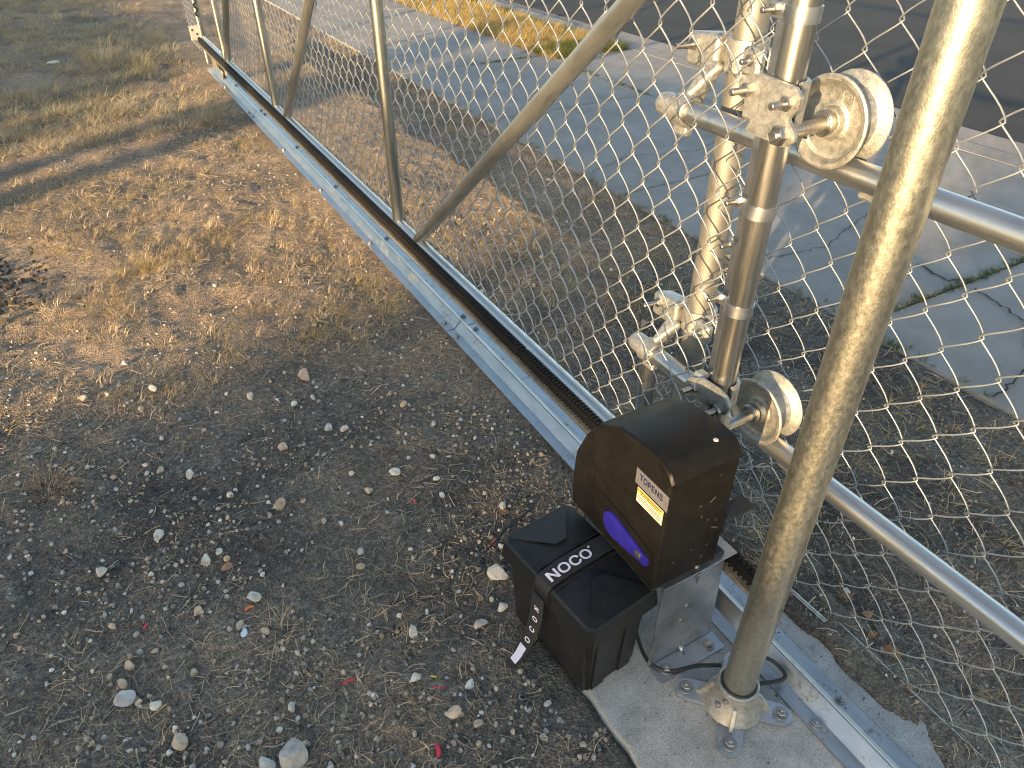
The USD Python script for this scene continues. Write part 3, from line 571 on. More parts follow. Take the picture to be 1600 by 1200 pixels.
for k in range(11):
    x, z = rgs.uniform(-.085, .02), rgs.uniform(.29, .50); a = rgs.normal(.9, .9); L = rgs.uniform(.0012, .004)*(3 if k < 2 else 1); w = rgs.uniform(.0010, .0024)
    c, s_ = math.cos(a), math.sin(a); n_ = 7; t = np.linspace(-1, 1, n_); wv = w*(1-t**2)**.5*rgs.uniform(.5, 1.2, n_) + 1e-5
    poly = Polygon([(x + c*L*q - s_*u, z + s_*L*q + c*u) for q, u in zip(t, wv)] + [(x + c*L*q + s_*u, z + s_*L*q - c*u) for q, u in zip(t[::-1], wv[::-1])]).buffer(0)
    if poly.area > 1e-7: ms.append(prism(poly, (0, 0.14035, 0), (1, 0, 0), (0, 0, 1), 0.0006))
part(op, 'scuff_marks', join(*ms), SCUFF, smooth=False, kind='stuff')
lk = part(op, 'key_lock', lathe([(0.0085, 0), (0.0085, 0.0022), (0.0072, 0.003), (0, 0.003)], (XF-.0054, 0.184, 0.322), (-1, 0, 0), 24), BOLT)
part(lk, 'keyhole', bbox((XF-.0087, 0.183, 0.318), (XF-.0083, 0.185, 0.326), 0.0001), INK)
lb = part(op, 'maker_label', prism(sbox(0.139, 0.468, 0.222, 0.502), (XF-.0007, 0, 0), (0, 1, 0), (0, 0, 1), 0.0008), SILVER, smooth=False)
part(lb, 'lettering', textmesh('TOPENS', (XF-.0008, 0.2130, 0.482), (0, -1, 0), (0, 0, 1), 0.0125, 0.0003, width=0.060), NAVY, smooth=False)
wl = part(op, 'warning_label', prism(sbox(0.146, 0.431, 0.2135, 0.464), (XF-.0007, 0, 0), (0, 1, 0), (0, 0, 1), 0.0008), PAPER, smooth=False)
part(wl, 'yellow_band', prism(sbox(0.1465, 0.4515, 0.213, 0.4635), (XF-.0010, 0, 0), (0, 1, 0), (0, 0, 1), 0.0003), YELLOW, smooth=False)
ms = []
rg = np.random.default_rng(2)
def dashes(y0, y1, z, h, lo=.002, hi=.006, gap=.0012):
    y = y1
    while y > y0:
        w = min(rg.uniform(lo, hi), y-y0); ms.append(prism(sbox(y-w, z, y, z+h), (XF-.0013, 0, 0), (0, 1, 0), (0, 0, 1), 0.0002)); y -= w + gap
dashes(0.150, 0.2115, 0.4588, 0.0024); dashes(0.158, 0.204, 0.4545, 0.0018)
for k in range(4): dashes(0.150, 0.211 if k < 3 else 0.18, 0.4465-.0036*k, 0.0008)
part(wl, 'print', join(*ms), INK, smooth=False)
part(op, 'gear_cover', join(bbox((XB+.001, 0.165, 0.29), (0.066, 0.38, 0.345), .003), bbox((0.066, 0.165, 0.341), (0.083, 0.20, 0.345), .001)), RUBBER)
part(op, 'limit_bracket', bbox((0.055, 0.150, 0.346), (0.118, 0.186, 0.349), 0.0006), RUBBER)

# ================================================================== battery box
bx = thing('battery_box', (-0.186, 0.277, 0), 'black plastic battery box with strap across its lid, standing against the gate opener', 'battery box')
BA = 0.115                                     # turned a little against the gate
def bw(pts):
    p = np.asarray(pts, float)*np.array([1.10, 1.06, 1.03]); R = rot2(BA); xy = p[:, :2] @ R.T + np.array([-0.1865, 0.279]); return np.c_[xy, p[:, 2]]
def bhull(pts, r=None):
    return hull(bw(pts)) if r is None else sphull(bw(pts), r)
WX, WY = 0.080, 0.131
def ring(hx, hy, z, c=0.0): return [(sx*(hx-cx), sy*(hy-cy), z) for sx in (-1, 1) for sy in (-1, 1) for cx, cy in (((0, c), (c, 0)) if c else ((0, 0),))]
part(bx, 'body', bhull(ring(WX-.024, WY-.024, 0.0, .006) + ring(WX-.014, WY-.014, 0.178, .008)), BOXP, smooth=30)
# moulded side panels and feet
for sx, sy, w in ((0, -1, .028), (-1, 0, .040), (1, 0, .04), (0, 1, .028)):
    for o in (-1, 1):
        if sx == 0: P = [(o*.032-.016, sy*(WY-.012), 0.165), (o*.032+.016, sy*(WY-.012), 0.165), (o*.032-.014, sy*(WY-.019), 0.004), (o*.032+.014, sy*(WY-.019), 0.004), (o*.032-.016, sy*(WY-.03), 0.165), (o*.032+.016, sy*(WY-.03), 0.165), (o*.032-.014, sy*(WY-.03), 0.004), (o*.032+.014, sy*(WY-.03), .004)]
        else: P = [(sx*(WX-.011), o*.074-.032, 0.165), (sx*(WX-.011), o*.074+.032, 0.165), (sx*(WX-.019), o*.074-.03, 0.004), (sx*(WX-.019), o*.074+.03, 0.004), (sx*(WX-.03), o*.074-.032, 0.165), (sx*(WX-.03), o*.074+.032, 0.165), (sx*(WX-.03), o*.074-.03, 0.004), (sx*(WX-.03), o*.074+.03, .004)]
        part(bx, 'side_panel', bhull(P), BOXP, smooth=30)
part(bx, 'rim', bhull(ring(WX-.006, WY-.006, 0.176, .008) + ring(WX-.006, WY-.006, 0.186, .008)), BOXP)
lid = part(bx, 'lid', bhull(ring(WX, WY, 0.1865, .008) + ring(WX, WY, 0.196, .008) + ring(WX-.003, WY-.003, 0.226, .010) + ring(WX-.007, WY-.007, 0.230, .010) + [(-.036, -.034, .2365), (.036, -.034, .2365), (-.036, .034, .2365), (.036, .034, .2365)]), BOXP, smooth=8)
for s in (-1, 1):
    # raised wedge panel at each end of the lid
    part(lid, 'lid_panel', bhull([(-.066, s*.119, .2305), (.066, s*.119, .2305), (-.012, s*.050, .2408), (.012, s*.050, .2408), (-.066, s*.119, .226), (.066, s*.119, .226), (0, s*.050, .228)]), BOXP, smooth=20)
    part(lid, 'lid_rib', bhull([(-.073, s*.0245, .2315), (-.06, s*.0245, .2365), (.06, s*.0245, .2395), (.073, s*.0245, .2325), (-.073, s*.0285, .2315), (-.06, s*.0285, .2365), (.06, s*.0285, .2395), (.073, s*.0285, .2325), (0, s*.026, .232)]), BOXP)
# the webbing strap over the lid and down the side
def ribbon(path, w, t):
    P = np.array(path, float); V, F = [], []
    T = np.gradient(P, axis=0); T /= np.linalg.norm(T, axis=1, keepdims=True); S = np.tile([0, 1.0, 0], (len(P), 1)); N = np.cross(T, S)
    N /= np.linalg.norm(N, axis=1, keepdims=True)
    ws = np.broadcast_to(w, (len(P),))[:, None]
    c = [P + S*ws/2 + N*t/2, P - S*ws/2 + N*t/2, P - S*ws/2 - N*t/2, P + S*ws/2 - N*t/2]
    v = np.stack(c, 1).reshape(-1, 3)
    for i in range(len(P)-1):
        for k in range(4):
            a, b, c_, d_ = i*4+k, i*4+(k+1) % 4, (i+1)*4+(k+1) % 4, (i+1)*4+k; F += [(a, b, c_), (a, c_, d_)]
    e = (len(P)-1)*4; F += [(0, 2, 1), (0, 3, 2), (e, e+1, e+2), (e, e+2, e+3)]
    return v, np.array(F)
sv, sf = ribbon([(.079, 0, .20), (.0795, 0, .222), (.076, 0, .2335), (.06, 0, .2385), (.03, 0, .2400), (0, 0, .2405), (-.03, 0, .2400), (-.06, 0, .2375), (-.074, 0, .2335), (-.0805, 0, .225), (-.0815, 0, .20), (-.079, 0, .186)], 0.038, 0.0018)
strap = part(bx, 'strap', (bw(sv), sf), WEB, smooth=30)
tx = textmesh('NOCO', (0, 0, 0), (1, 0, 0), (0, 1, 0), 0.0195, 0.0004, width=0.094)
tv = np.array(tx[0]); tv[:, 0] += -.070; tv[:, 1] += -.0105
tr = textmesh('®', (0, 0, 0), (1, 0, 0), (0, 1, 0), 0.006, 0.0004, bold=False); trv = np.array(tr[0]); trv[:, 0] += .0275; trv[:, 1] += .0055
L_ = join((tv, tx[1]), (trv, tr[1])); lv = np.array(L_[0]); lv[:, 2] += np.interp(lv[:, 0], [-.074, -.06, -.03, 0, .03, .06], [.2335, .2375, .2400, .2405, .2400, .2385]) + .00115
part(strap, 'lettering', (bw(lv), L_[1]), WHITEP, smooth=False)
part(bx, 'buckle', hull(bw([(-.083, -.024, .182), (-.083, .024, .182), (-.085, -.020, .213), (-.085, .020, .213), (-.078, -.024, .180), (-.078, .024, .180), (-.078, -.022, .216), (-.078, .022, .216)])), BOXP)
sv, sf = ribbon([(-.086, 0, .200), (-.088, .001, .178), (-.087, .003, .150), (-.089, .007, .110), (-.094, .012, .075), (-.101, .016, .045), (-.111, .018, .02), (-.124, .020, .004), (-.136, .023, -.003)], [.030, .034, .034, .032, .030, .028, .026, .024, .022], 0.0018)
tail = part(bx, 'strap_tail', (bw(sv), sf), WEB, smooth=30)
# white woven lettering on the tail
zt = [.200, .178, .150, .110, .075, .045, .02, .004]; xt = [-.086, -.088, -.087, -.089, -.094, -.101, -.111, -.124]; yt = [0, .001, .003, .007, .012, .016, .018, .020]
ms = []
for k, ch in enumerate('NOCO'):
    cv, cf = textmesh(ch, (0, 0, 0), (1, 0, 0), (0, 1, 0), 0.013, 0.0003)
    cv = np.array(cv); cv[:, :2] -= (cv[:, :2].max(0)+cv[:, :2].min(0))/2
    zz = .162 - k*.034 + cv[:, 0]*1.0
    xx = np.interp(-zz, [-a for a in zt], xt); yy = np.interp(-zz, [-a for a in zt], yt)
    ms.append((np.c_[xx - .0012 - cv[:, 2], yy + cv[:, 1], zz], cf))
m_ = join(*ms); part(tail, 'lettering', (bw(m_[0]), m_[1]), WHITEP, smooth=False)
sv, sf = ribbon([(-.1025, .0185, .040), (-.112, .020, .019), (-.1245, .0215, .0045)], [.018, .017, .016], 0.0006); sv[:, 0] -= .0018; sv[:, 2] += .0006
part(tail, 'white_patch', (bw(sv), sf), WHITEP, smooth=False)

# ================================================================== cables, rod
def spline(P, n=12):
    from scipy.interpolate import CubicSpline
    P = np.array(P, float); s = np.r_[0, np.cumsum(np.linalg.norm(np.diff(P, axis=0), axis=1))]; return CubicSpline(s, P)(np.linspace(0, s[-1], n*(len(P)-1)))
solo('power_cable', sweep(spline([(-0.085, 0.215, 0.05), (-0.083, 0.178, 0.010), (-0.086, 0.140, 0.0065), (-0.062, 0.108, 0.0085), (-0.020, 0.094, 0.0105), (0.012, 0.076, 0.015), (0.028, 0.064, 0.020)]), 0.0042, 10), RUBBER, 'black cable running from the battery box over the concrete to the guide post', 'cable', smooth=True)
solo('cable_loop', sweep(spline([(0.030, 0.050, 0.026), (0.060, 0.052, 0.040), (0.098, 0.032, 0.040), (0.122, 0.002, 0.0285), (0.118, -0.018, 0.026), (0.095, -0.016, 0.022), (0.060, -0.002, 0.020), (0.046, -0.004, 0.022)]), 0.0042, 10), RUBBER, 'black cable loop sticking out over the track behind the guide post', 'cable', smooth=True)
solo('thin_wire', sweep(spline([(0.285, 0.47, 0.262), (0.29, 0.382, 0.268), (0.292, 0.31, 0.275), (0.295, 0.235, 0.280), (0.30, 0.12, 0.24), (0.33, 0.0, 0.12)]), 0.0016, 6), RUBBER, 'thin black wire hanging below the lower roller', 'wire', smooth=True)
solo('steel_rod', rod((0.292, 0.150, 0.012), (0.303, 0.036, 0.004), 0.0055, 16), ZPIPE, 'short bare steel rod lying on the soil behind the guide post', 'rod')
for P, lab in (([(-0.069, 0.70, .012), (-0.136, 0.638, .010), (-0.189, 0.585, .018), (-0.291, 0.546, .008)], 'long black cable tie curving over the dirt beside the battery box'), ([(-0.038, 0.654, .012), (-0.111, 0.613, .010), (-0.179, 0.589, .012), (-0.235, 0.52, .008)], 'second black cable tie nearer the opener, crossing the long one')):
    sv = spline(P); sv[:, 2] += 0.006 + 0*sv[:, 2]
    solo('cable_tie', sweep(sv, 0.0024, 8), RUBBER, lab, 'cable tie', smooth=True)

# ================================================================== stones, gravel, litter
ICO2 = trimesh.creation.icosphere(2, 1.0); ICO1 = trimesh.creation.icosphere(1, 1.0)
def stone(seed, s, flat=0.65, sub=2, rough=0.5):
    """an angular, worn pebble; returns vertices about the origin, resting on z = 0"""
    rg = np.random.default_rng(seed); ico = ICO2 if sub == 2 else ICO1
    v = np.array(ico.vertices)
    for k in range(9 if sub == 2 else 6):     # knock off facets
        n = unit(rg.normal(size=3)); h = rg.uniform(0.42, 0.8); dd = v @ n; v = v - np.clip(dd-h, 0, None)[:, None]*n*0.97
    v = v*(1 + rough*0.35*(meshkit.fbm(v*1.7 + rg.uniform(0, 50, 3), 3, seed)-0.5))[:, None]
    v = v*np.array([1, rg.uniform(.6, .9), flat*rg.uniform(.75, 1.2)])*s
    a = rg.uniform(0, 6.28); v[:, :2] = v[:, :2] @ rot2(a).T
    v[:, 2] -= v[:, 2].min()
    return v, np.array(ico.faces)
def put(m, x, y, sink=0.2, zoff=0.0):
    v, f = m; h = v[:, 2].max(); v = v + np.array([x, y, float(gz(x, y)) - sink*h + zoff]); return v, f
named = [(-0.412, 1.507, .026, STONETAN, 'large tan stone alone in the bare dirt, farthest of the big stones'), (-0.63, 0.973, .019, STONETAN, 'smooth rounded tan pebble in the middle of the dirt'),
    (-0.915, 1.028, .017, STONEPALE, 'whitish angular stone right of the dry grass clump'), (-0.827, 0.874, .016, STONEPALE, 'squarish cream stone beside the brown curled leaf'),
    (-0.753, 0.716, .018, STONEGREY, 'grey-white stone with an orange scrap at its foot'), (-0.868, 0.742, .012, STONETAN, 'small yellowish stone left of the stone with the orange scrap'),
    (-1.045, 0.976, .016, STONEPALE, 'cream stone in the gravel below the whitish angular stone'), (-0.473, 0.46, .015, STONEPALE, 'white egg-shaped stone alone left of the battery box'),
    (-0.514, 0.357, .014, STONEPALE, 'pale stone next to the yellow scrap'), (-0.421, 0.292, .014, STONEPALE, 'pale wedge-shaped stone nearest to the red-scrap strip on its right'),
    (-0.768, 0.318, .027, STONEGREY, 'biggest bluish grey stone at the bottom of the picture'), (-0.817, 0.332, .018, STONEGREY, 'grey stone just left of the biggest bluish stone'),
    (-1.03, 0.601, .019, STONEGREY, 'long bluish grey stone lying flat at the lower left'), (-0.95, 0.457, .018, STONETAN, 'tan stone in the cluster at the lower left, half sunk'),
    (-1.038, 1.715, .019, STONETAN, 'brown-tan stone with a long shadow groove at the left'), (-0.339, 0.406, .016, STONEGREY, 'grey stone in the group left of the battery box'), (-0.279, 0.418, .013, STONEPALE, 'pale upright pebble closest to the left side of the battery box'),
    (-0.243, 0.50, .026, STONEPALE, 'chunky white stone wedged behind the far corner of the battery box'), (-0.262, 0.325, .017, STONETAN, 'tan broken stone under the hanging strap of the battery box'),
    (0.72, 1.20, .020, STONETAN, 'reddish tan stone behind the gate fabric on the strip before the sidewalk'), (0.47, 0.30, .030, STONEGREY, 'big grey stone behind the gate opener')]
for k, (x, y, s, m, lab) in enumerate(named):
    solo('stone', put(stone(100+k, s*1.12, .8), x, y, .14), m, lab, 'stone', smooth=18)
cnt = 0
rg = np.random.default_rng(31)
taken = [(a[0], a[1]) for a in named]
PAL = [STONEPALE, STONEGREY, STONETAN, STONEPALE]
def free(x, y):
    if -.245 < x < .31 and y < .47: return False
    if -.30 < x < -.06 and .10 < y < .44: return False
    if .05 < x < .24: return False
    return all((x-a)**2 + (y-b)**2 > .0009 for a, b in taken)
tries = 0
while cnt < 235 and tries < 9000:
    tries += 1
    if cnt < 195: x, y = rg.uniform(-1.45, -0.05), abs(rg.normal(0.25, 0.85)) + 0.12
    else: x, y = rg.uniform(0.26, 1.25), rg.uniform(-0.35, 2.6)
    if y > 3.2 or not free(x, y): continue
    if meshkit.noise(np.array([x*2.2, y*2.2, 3.3]), 4) < rg.uniform(0.2, 0.75): continue
    s = 0.0045 + 0.010*rg.random()**3.0
    solo('small_stone', put(stone(400+cnt, s*1.15, .85, 1), x, y, .15), PAL[rg.integers(4)], 'small stone lying loose in the dirt among gravel and straw', 'stone', group='small loose stones in the dirt', smooth=15)
    taken.append((x, y)); cnt += 1

def scatter(name, protos, mats, pos, rot, scl, idx, parent='/World', kind='stuff', label=None, cat=None):
    p = numbered(parent, name)
    pi = UsdGeom.PointInstancer.Define(stage, p); rel = pi.CreatePrototypesRel()
    for k, m in enumerate(protos):
        q = f'{p}/piece_{k:03d}' if k else f'{p}/piece'
        v, f = arr(m); usdkit.mesh(stage, q, (v, f), mats[k % len(mats)], smooth=30); rel.AddTarget(q)
    pi.CreateProtoIndicesAttr(Vt.IntArray.FromNumpy(np.asarray(idx, np.int32)))
    pi.CreatePositionsAttr(Vt.Vec3fArray.FromNumpy(np.asarray(pos, np.float32)))
    pi.CreateScalesAttr(Vt.Vec3fArray.FromNumpy(np.asarray(scl, np.float32)))
    pi.CreateOrientationsAttr(Vt.QuathArray([Gf.Quath(float(w), float(a), float(b), float(c)) for a, b, c, w in rot]))
    tag(pi.GetPrim(), label, cat, None, kind)
from scipy.spatial.transform import Rotation as Rot
def off_pad(x, y):
    return ~((x > -.235) & (x < .27) & (y < .45)) & ~((x > 0.075) & (x < 0.225)) & ~((x > -.30) & (x < -.07) & (y > .10) & (y < .44))
def sample(n, x0, x1, yf, seed, clump=2.0, lo=0.2, hi=0.8):
    rg = np.random.default_rng(seed)
    x = rg.uniform(x0, x1, n); y = yf(rg, n)
    k = off_pad(x, y) & (meshkit.fbm(np.stack([x*clump, y*clump, np.full(n, seed*1.7)], -1), 3, seed) > rg.uniform(lo, hi, n))
    return x[k], y[k], rg
# gravel: thousands of grains
P, S_, R_, I_ = [], [], [], []
for (n, x0, x1, yf, s0, s1) in ((24000, -1.5, 0.09, lambda r, n: 0.05 + np.abs(r.normal(0, 0.8, n)), 0.0011, 0.0080), (9000, -2.0, 0.09, lambda r, n: r.uniform(1.2, 5.5, n), .002, .007), (14000, 0.22, 1.36, lambda r, n: r.uniform(-0.5, 3.5, n), .0012, .0055)):
    x, y, rg = sample(n, x0, x1, yf, int(n/100), 2.2, 0.25, 0.7)
    s = s0 + (s1-s0)*rg.random(len(x))**3.4
    P.append(np.c_[x, y, gz(x, y) + s*0.35]); S_.append(np.repeat(s[:, None], 3, 1)); R_.append(Rot.random(len(x), random_state=int(n)).as_quat()); I_.append(rg.integers(0, 8, len(x)))
gp = []
for k in range(8):
    v, f = stone(900+k, 1.0, .8, 1); v[:, 2] -= v[:, 2].max()/2; gp.append((v, f))
scatter('gravel', gp, [PEBBLE, PEBBLE, PEBBLE, STONEGREY, PEBBLE, PEBBLE, STONETAN, PEBBLE], np.vstack(P), np.vstack(R_), np.vstack(S_), np.concatenate(I_), label='loose gravel grains spread over the dirt', cat='gravel')
# grains lying on the footing and on the track
rg = np.random.default_rng(77)
n = 700; x = np.r_[rg.uniform(-.22, .29, 320), rg.normal(0.215, 0.018, 380)]; y = np.r_[rg.uniform(-.6, .14, 320), rg.uniform(-0.5, 3.6, 380)]
zz = np.where((x > TX0) & (x < TX1), .0045, np.where(x > .24, .004, .0002)); k = ~((x > .118) & (x < .180)); s = .0008 + .0022*rg.random(n)**2.5
scatter('grit', gp[:4], [PEBBLE], np.c_[x, y, zz][k], Rot.random(n, random_state=5).as_quat()[k], np.repeat(s[:, None], 3, 1)[k], rg.integers(0, 4, n)[k], label='grit scattered on the concrete and the track', cat='grit')

def blade(seed, L=1.0, w=0.03, curl=0.25, nseg=4, lie=True):
    rg = np.random.default_rng(seed); t = np.linspace(0, 1, nseg+1)
    c = np.stack([t*L - L/2, curl*L*np.sin(t*math.pi*rg.uniform(.6, 1.3) + rg.uniform(-.4, .4))*rg.choice([-1, 1]), 0.06*L*np.sin(t*math.pi)*rg.uniform(0, 1.6)], 1)
    T = np.gradient(c, axis=0); N = np.stack([-T[:, 1], T[:, 0], 0*T[:, 0]], 1); N /= np.linalg.norm(N, axis=1, keepdims=True)
    ww = (w*(1 - 0.6*t))[:, None]
    v = np.vstack([c + N*ww/2, c - N*ww/2 + [0, 0, w*.35]]); n = nseg+1; k = np.arange(nseg)
    return v, np.vstack([np.stack([k, n+k, n+k+1], 1), np.stack([k, n+k+1, k+1], 1)])
straw_p = [blade(50+k, 1.0, rng.uniform(.03, .06), rng.uniform(.01, .15)) for k in range(8)]
P, S_, R_, I_ = [], [], [], []
for (n, x0, x1, yf, s0, s1, lo, hi) in ((18000, -1.5, 0.07, lambda r, n: 0.05 + np.abs(r.normal(0, 0.9, n)), .008, .045, .25, .7), (30000, -2.2, 0.07, lambda r, n: r.uniform(1.3, 5.5, n), .012, .06, .25, .7), (26000, 0.23, 1.40, lambda r, n: r.uniform(-0.5, 6.5, n), .010, .06, .15, .65)):
    x, y, rg = sample(n, x0, x1, yf, int(n/90), 1.6, lo, hi)
    s = s0 + (s1-s0)*rg.random(len(x))**1.8
    P.append(np.c_[x, y, gz(x, y) + 0.0015 + .003*rg.random(len(x))]); S_.append(np.repeat(s[:, None], 3, 1))
    R_.append(Rot.from_euler('zxy', np.stack([rg.uniform(0, 2*np.pi, len(x)), rg.normal(0, .22, len(x)), rg.normal(0, .16, len(x))], 1)).as_quat()); I_.append(rg.integers(0, 8, len(x)))
scatter('straw', straw_p, [STRAW], np.vstack(P), np.vstack(R_), np.vstack(S_), np.concatenate(I_), label='short dry straw and dead grass bits scattered on the dirt', cat='straw')

def tuft(seed, n, h, spread, lean=0.5, w=0.0025):
    """a clump of bent blades"""
    rg = np.random.default_rng(seed); V, F, c = [], [], 0
    for k in range(n):
        a = rg.uniform(0, 2*np.pi); r = spread*math.sqrt(rg.random()); b = np.array([r*math.cos(a), r*math.sin(a), 0]); hh = h*rg.uniform(.45, 1.1)
        a2 = a + rg.normal(0, .9); ln = lean*rg.uniform(.3, 1.5); t = np.linspace(0, 1, 4)
        cc = b + np.stack([np.cos(a2)*ln*hh*t**1.7, np.sin(a2)*ln*hh*t**1.7, hh*(t - .28*ln*t**2.4)], 1)
        side = np.array([-math.sin(a2+.5), math.cos(a2+.5), 0]); ww = (w*rg.uniform(.6, 1.4)*(1 - .85*t))[:, None]
        V += [cc + side*ww/2, cc - side*ww/2]; kk = np.arange(3)
        F += [np.stack([c+kk, c+4+kk, c+5+kk], 1), np.stack([c+kk, c+5+kk, c+1+kk], 1)]; c += 8
    return np.vstack(V), np.vstack(F)
def tufts(name, protos, mats, x, y, z, s, seed, label, cat='grass'):
    rg = np.random.default_rng(seed); n = len(x)
    scatter(name, protos, mats, np.c_[x, y, z], Rot.from_euler('z', rg.uniform(0, 6.28, n)).as_quat(), np.repeat(np.asarray(s)[:, None], 3, 1), rg.integers(0, len(protos), n), label=label, cat=cat)
# dry grass covering the far left of the yard
rg = np.random.default_rng(11)
x = rg.uniform(-5.0, 0.02, 5200); y = 4.4 + 9*rg.random(5200)**1.1
dens = meshkit.fbm(np.stack([x*.9, y*.9, 0*x], -1), 3, 21) + 0.07*np.clip(y-5.6, -1.2, 1.5)
k = dens > rg.uniform(.30, .70, len(x)); x, y = x[k], y[k]
tp = [tuft(200+q, 34, .075, .06, 1.5, .0030) for q in range(5)]
tufts('dry_grass', tp, [DRYGRASS], x, y, gz(x, y)-.004, .5 + .9*rg.random(len(x)), 1, 'matted dry grass over the far part of the yard')
# a dark heap of wood chips at the left
rg = np.random.default_rng(17); n = 900; x = -1.42 + rg.normal(0, .16, n); y = 2.62 + rg.normal(0, .17, n)
scatter('wood_chips', [stone(960+k, 1.0, .35, 1) for k in range(4)], [MULCH], np.c_[x, y, gz(x, y)+.006*rg.random(n)], Rot.random(n, random_state=3).as_quat(), np.repeat((.004 + .012*rg.random(n)**2)[:, None], 3, 1)*np.array([1.4, .8, .8]), rg.integers(0, 4, n), label='dark wood chips in a patch at the left of the sunlit dirt', cat='wood chips')
# low golden stubble in the lit dirt and beyond the gate
def stub(n, x0, x1, y0, y1, seed, lo, hi, cl=1.4):
    rg = np.random.default_rng(seed); x = rg.uniform(x0, x1, n); y = rg.uniform(y0, y1, n); k = off_pad(x, y) & (meshkit.fbm(np.stack([x*cl, y*cl, 0*x+seed], -1), 3, seed) > rg.uniform(lo, hi, n)); return x[k], y[k]
a = [stub(1900, -1.8, 0.05, 1.6, 4.9, 3, .42, .70), stub(1500, 0.26, 1.36, 1.2, 6.5, 4, .34, .66), stub(260, 0.3, 1.34, -.4, 1.2, 6, .4, .7)]
# a few denser streaks
rg = np.random.default_rng(8)
st = [np.array([(-0.821 + .62*t + rg.normal(0, .05), 2.50 + .42*t + rg.normal(0, .05)) for t in rg.random(110)]), np.array([(-0.93 + rg.normal(0, .07), 2.25 + rg.normal(0, .12)) for t in range(50)]), np.array([(-1.02 + rg.normal(0, .10), 2.95 + rg.normal(0, .12)) for t in range(40)]), np.array([(-.85 + rg.normal(0, .08), 1.62 + rg.normal(0, .08)) for t in range(26)])]
x = np.concatenate([q[0] for q in a] + [q[:, 0] for q in st]); y = np.concatenate([q[1] for q in a] + [q[:, 1] for q in st])
tp = [tuft(300+q, 16, .035, .028, 1.6, .0018) for q in range(5)]
tufts('stubble', tp, [STRAW, GOLDGRASS], x, y, gz(x, y)-.002, .6 + .9*rg.random(len(x)), 2, 'low golden stubble of dry grass in the dirt')
# parkway lawn between sidewalk and kerb
rg = np.random.default_rng(12)
x = np.r_[rg.uniform(2.62, 3.40, 4200)]; y = 4.86 + 9*rg.random(4200)**1.3
tp = [tuft(400+q, 30, .075, .035, .9, .003) for q in range(4)]
g = meshkit.fbm(np.stack([x*2, y*2, 0*x], -1), 3, 33) + .25*(y < 5.25) + .2*(x > 3.3) > .62
struct('parkway_soil', bbox((2.625, 4.87, -.1), (3.40, 30, 0.004), .01), SOIL, smooth=False)
tufts('golden_lawn', tp, [GOLDGRASS], x[~g], y[~g], 0*x[~g]+.003, .6+.7*rg.random((~g).sum()), 3, 'golden dry lawn strip between sidewalk and kerb')
tufts('green_lawn', tp, [GREENGRASS], x[g], y[g], 0*x[g]+.003, .6+.7*rg.random(g.sum()), 4, 'green patches of the lawn strip between sidewalk and kerb')
# weeds in the pavement joints
W = [(2.62 + rg.normal(0, .008), 2.95 + 1.5*rg.random()) for k in range(60)] + [(1.5 + 1.1*rg.random(), 0.82 + rg.normal(0, .008)) for k in range(90)] + [(1.9 + .7*rg.random(), 5.0 + rg.normal(0, .008)) for k in range(50)] + [(1.35 + rg.normal(0, .012), rg.uniform(.3, 4.8)) for k in range(60)] + [(1.36+rg.normal(0, .02), rg.uniform(.55, 1.1)) for k in range(24)]
W = np.array(W); tp = [tuft(500+q, 12, .022, .012, 1.2, .0025) for q in range(3)]
tufts('joint_weeds', tp, [GREENGRASS], W[:, 0], W[:, 1], 0*W[:, 0]+.010, .5+.8*rg.random(len(W)), 5, 'tiny green weeds growing in the sidewalk joints', 'weeds')
# single dry clumps
def clump(x, y, seed, n, h, sp, m, lab, lean=1.2):
    v, f = tuft(seed, n, h, sp, lean, .0022); solo('grass_clump', (v + [x, y, float(gz(x, y))-.003], f), m, lab, 'grass clump', smooth=False)
clump(-1.141, 1.335, 61, 130, .075, .045, STRAW, 'orange-brown dry grass clump at the left edge above the stones', 1.7)
clump(-0.50, 0.455, 62, 26, .03, .03, STRAW, 'flattened straw clump in front of the white egg-shaped stone', 2.0)
clump(-0.72, 0.60, 63, 40, .05, .03, STRAW, 'wispy star-shaped straw clump in the middle of the lower dirt', 2.0)
clump(0.62, -0.02, 64, 40, .06, .04, STRAW, 'dry twiggy clump behind the fence fabric at the right', 1.8)
clump(-0.62, 6.6, 65, 160, .30, .12, DRYGRASS, 'tall brown weed standing in the far dry grass', .7)
clump(-0.38, 6.3, 66, 120, .22, .12, DRYGRASS, 'bushy dry weed in front of the tall brown weed', 1.0)
# dead leaves
def leaf(x, y, L, seed, m, lab, z=None):
    rg = np.random.default_rng(seed); t = np.linspace(0, 1, 9); w = .32*L*np.sin(np.pi*t**.8)**.9
    c = np.stack([t*L-L/2, .08*L*np.sin(t*3), .10*L*np.sin(t*math.pi)], 1)
    v = np.vstack([c + np.c_[0*t, w, .45*w], c, c + np.c_[0*t, -w, .5*w]]); n = 9; k = np.arange(8)
    f = np.vstack([np.stack([k+a*n, k+(a+1)*n, k+(a+1)*n+1], 1) for a in (0, 1)] + [np.stack([k+a*n, k+(a+1)*n+1, k+a*n+1], 1) for a in (0, 1)])
    v = Rot.from_euler('zx', [rg.uniform(0, 6.28), rg.normal(0, .3)]).apply(v); v[:, 2] -= v[:, 2].min()
    solo('dead_leaf', (v + [x, y, float(gz(x, y))+.002 if z is None else z], f), m, lab, 'leaf', smooth=60)
leaf(-0.787, 0.838, .030, 1, LEAF, 'brown curled leaf beside the squarish cream stone')
leaf(0.370, -0.077, .045, 2, LEAF, 'large orange-brown leaf on the soil behind the track, in front of the fence')
leaf(0.416, 0.005, .040, 3, LEAF, 'pinkish dead leaf behind the largest orange-brown leaf')
leaf(-0.135, 0.66, .026, 4, LEAF, 'small brown leaf under the crossing cable ties')
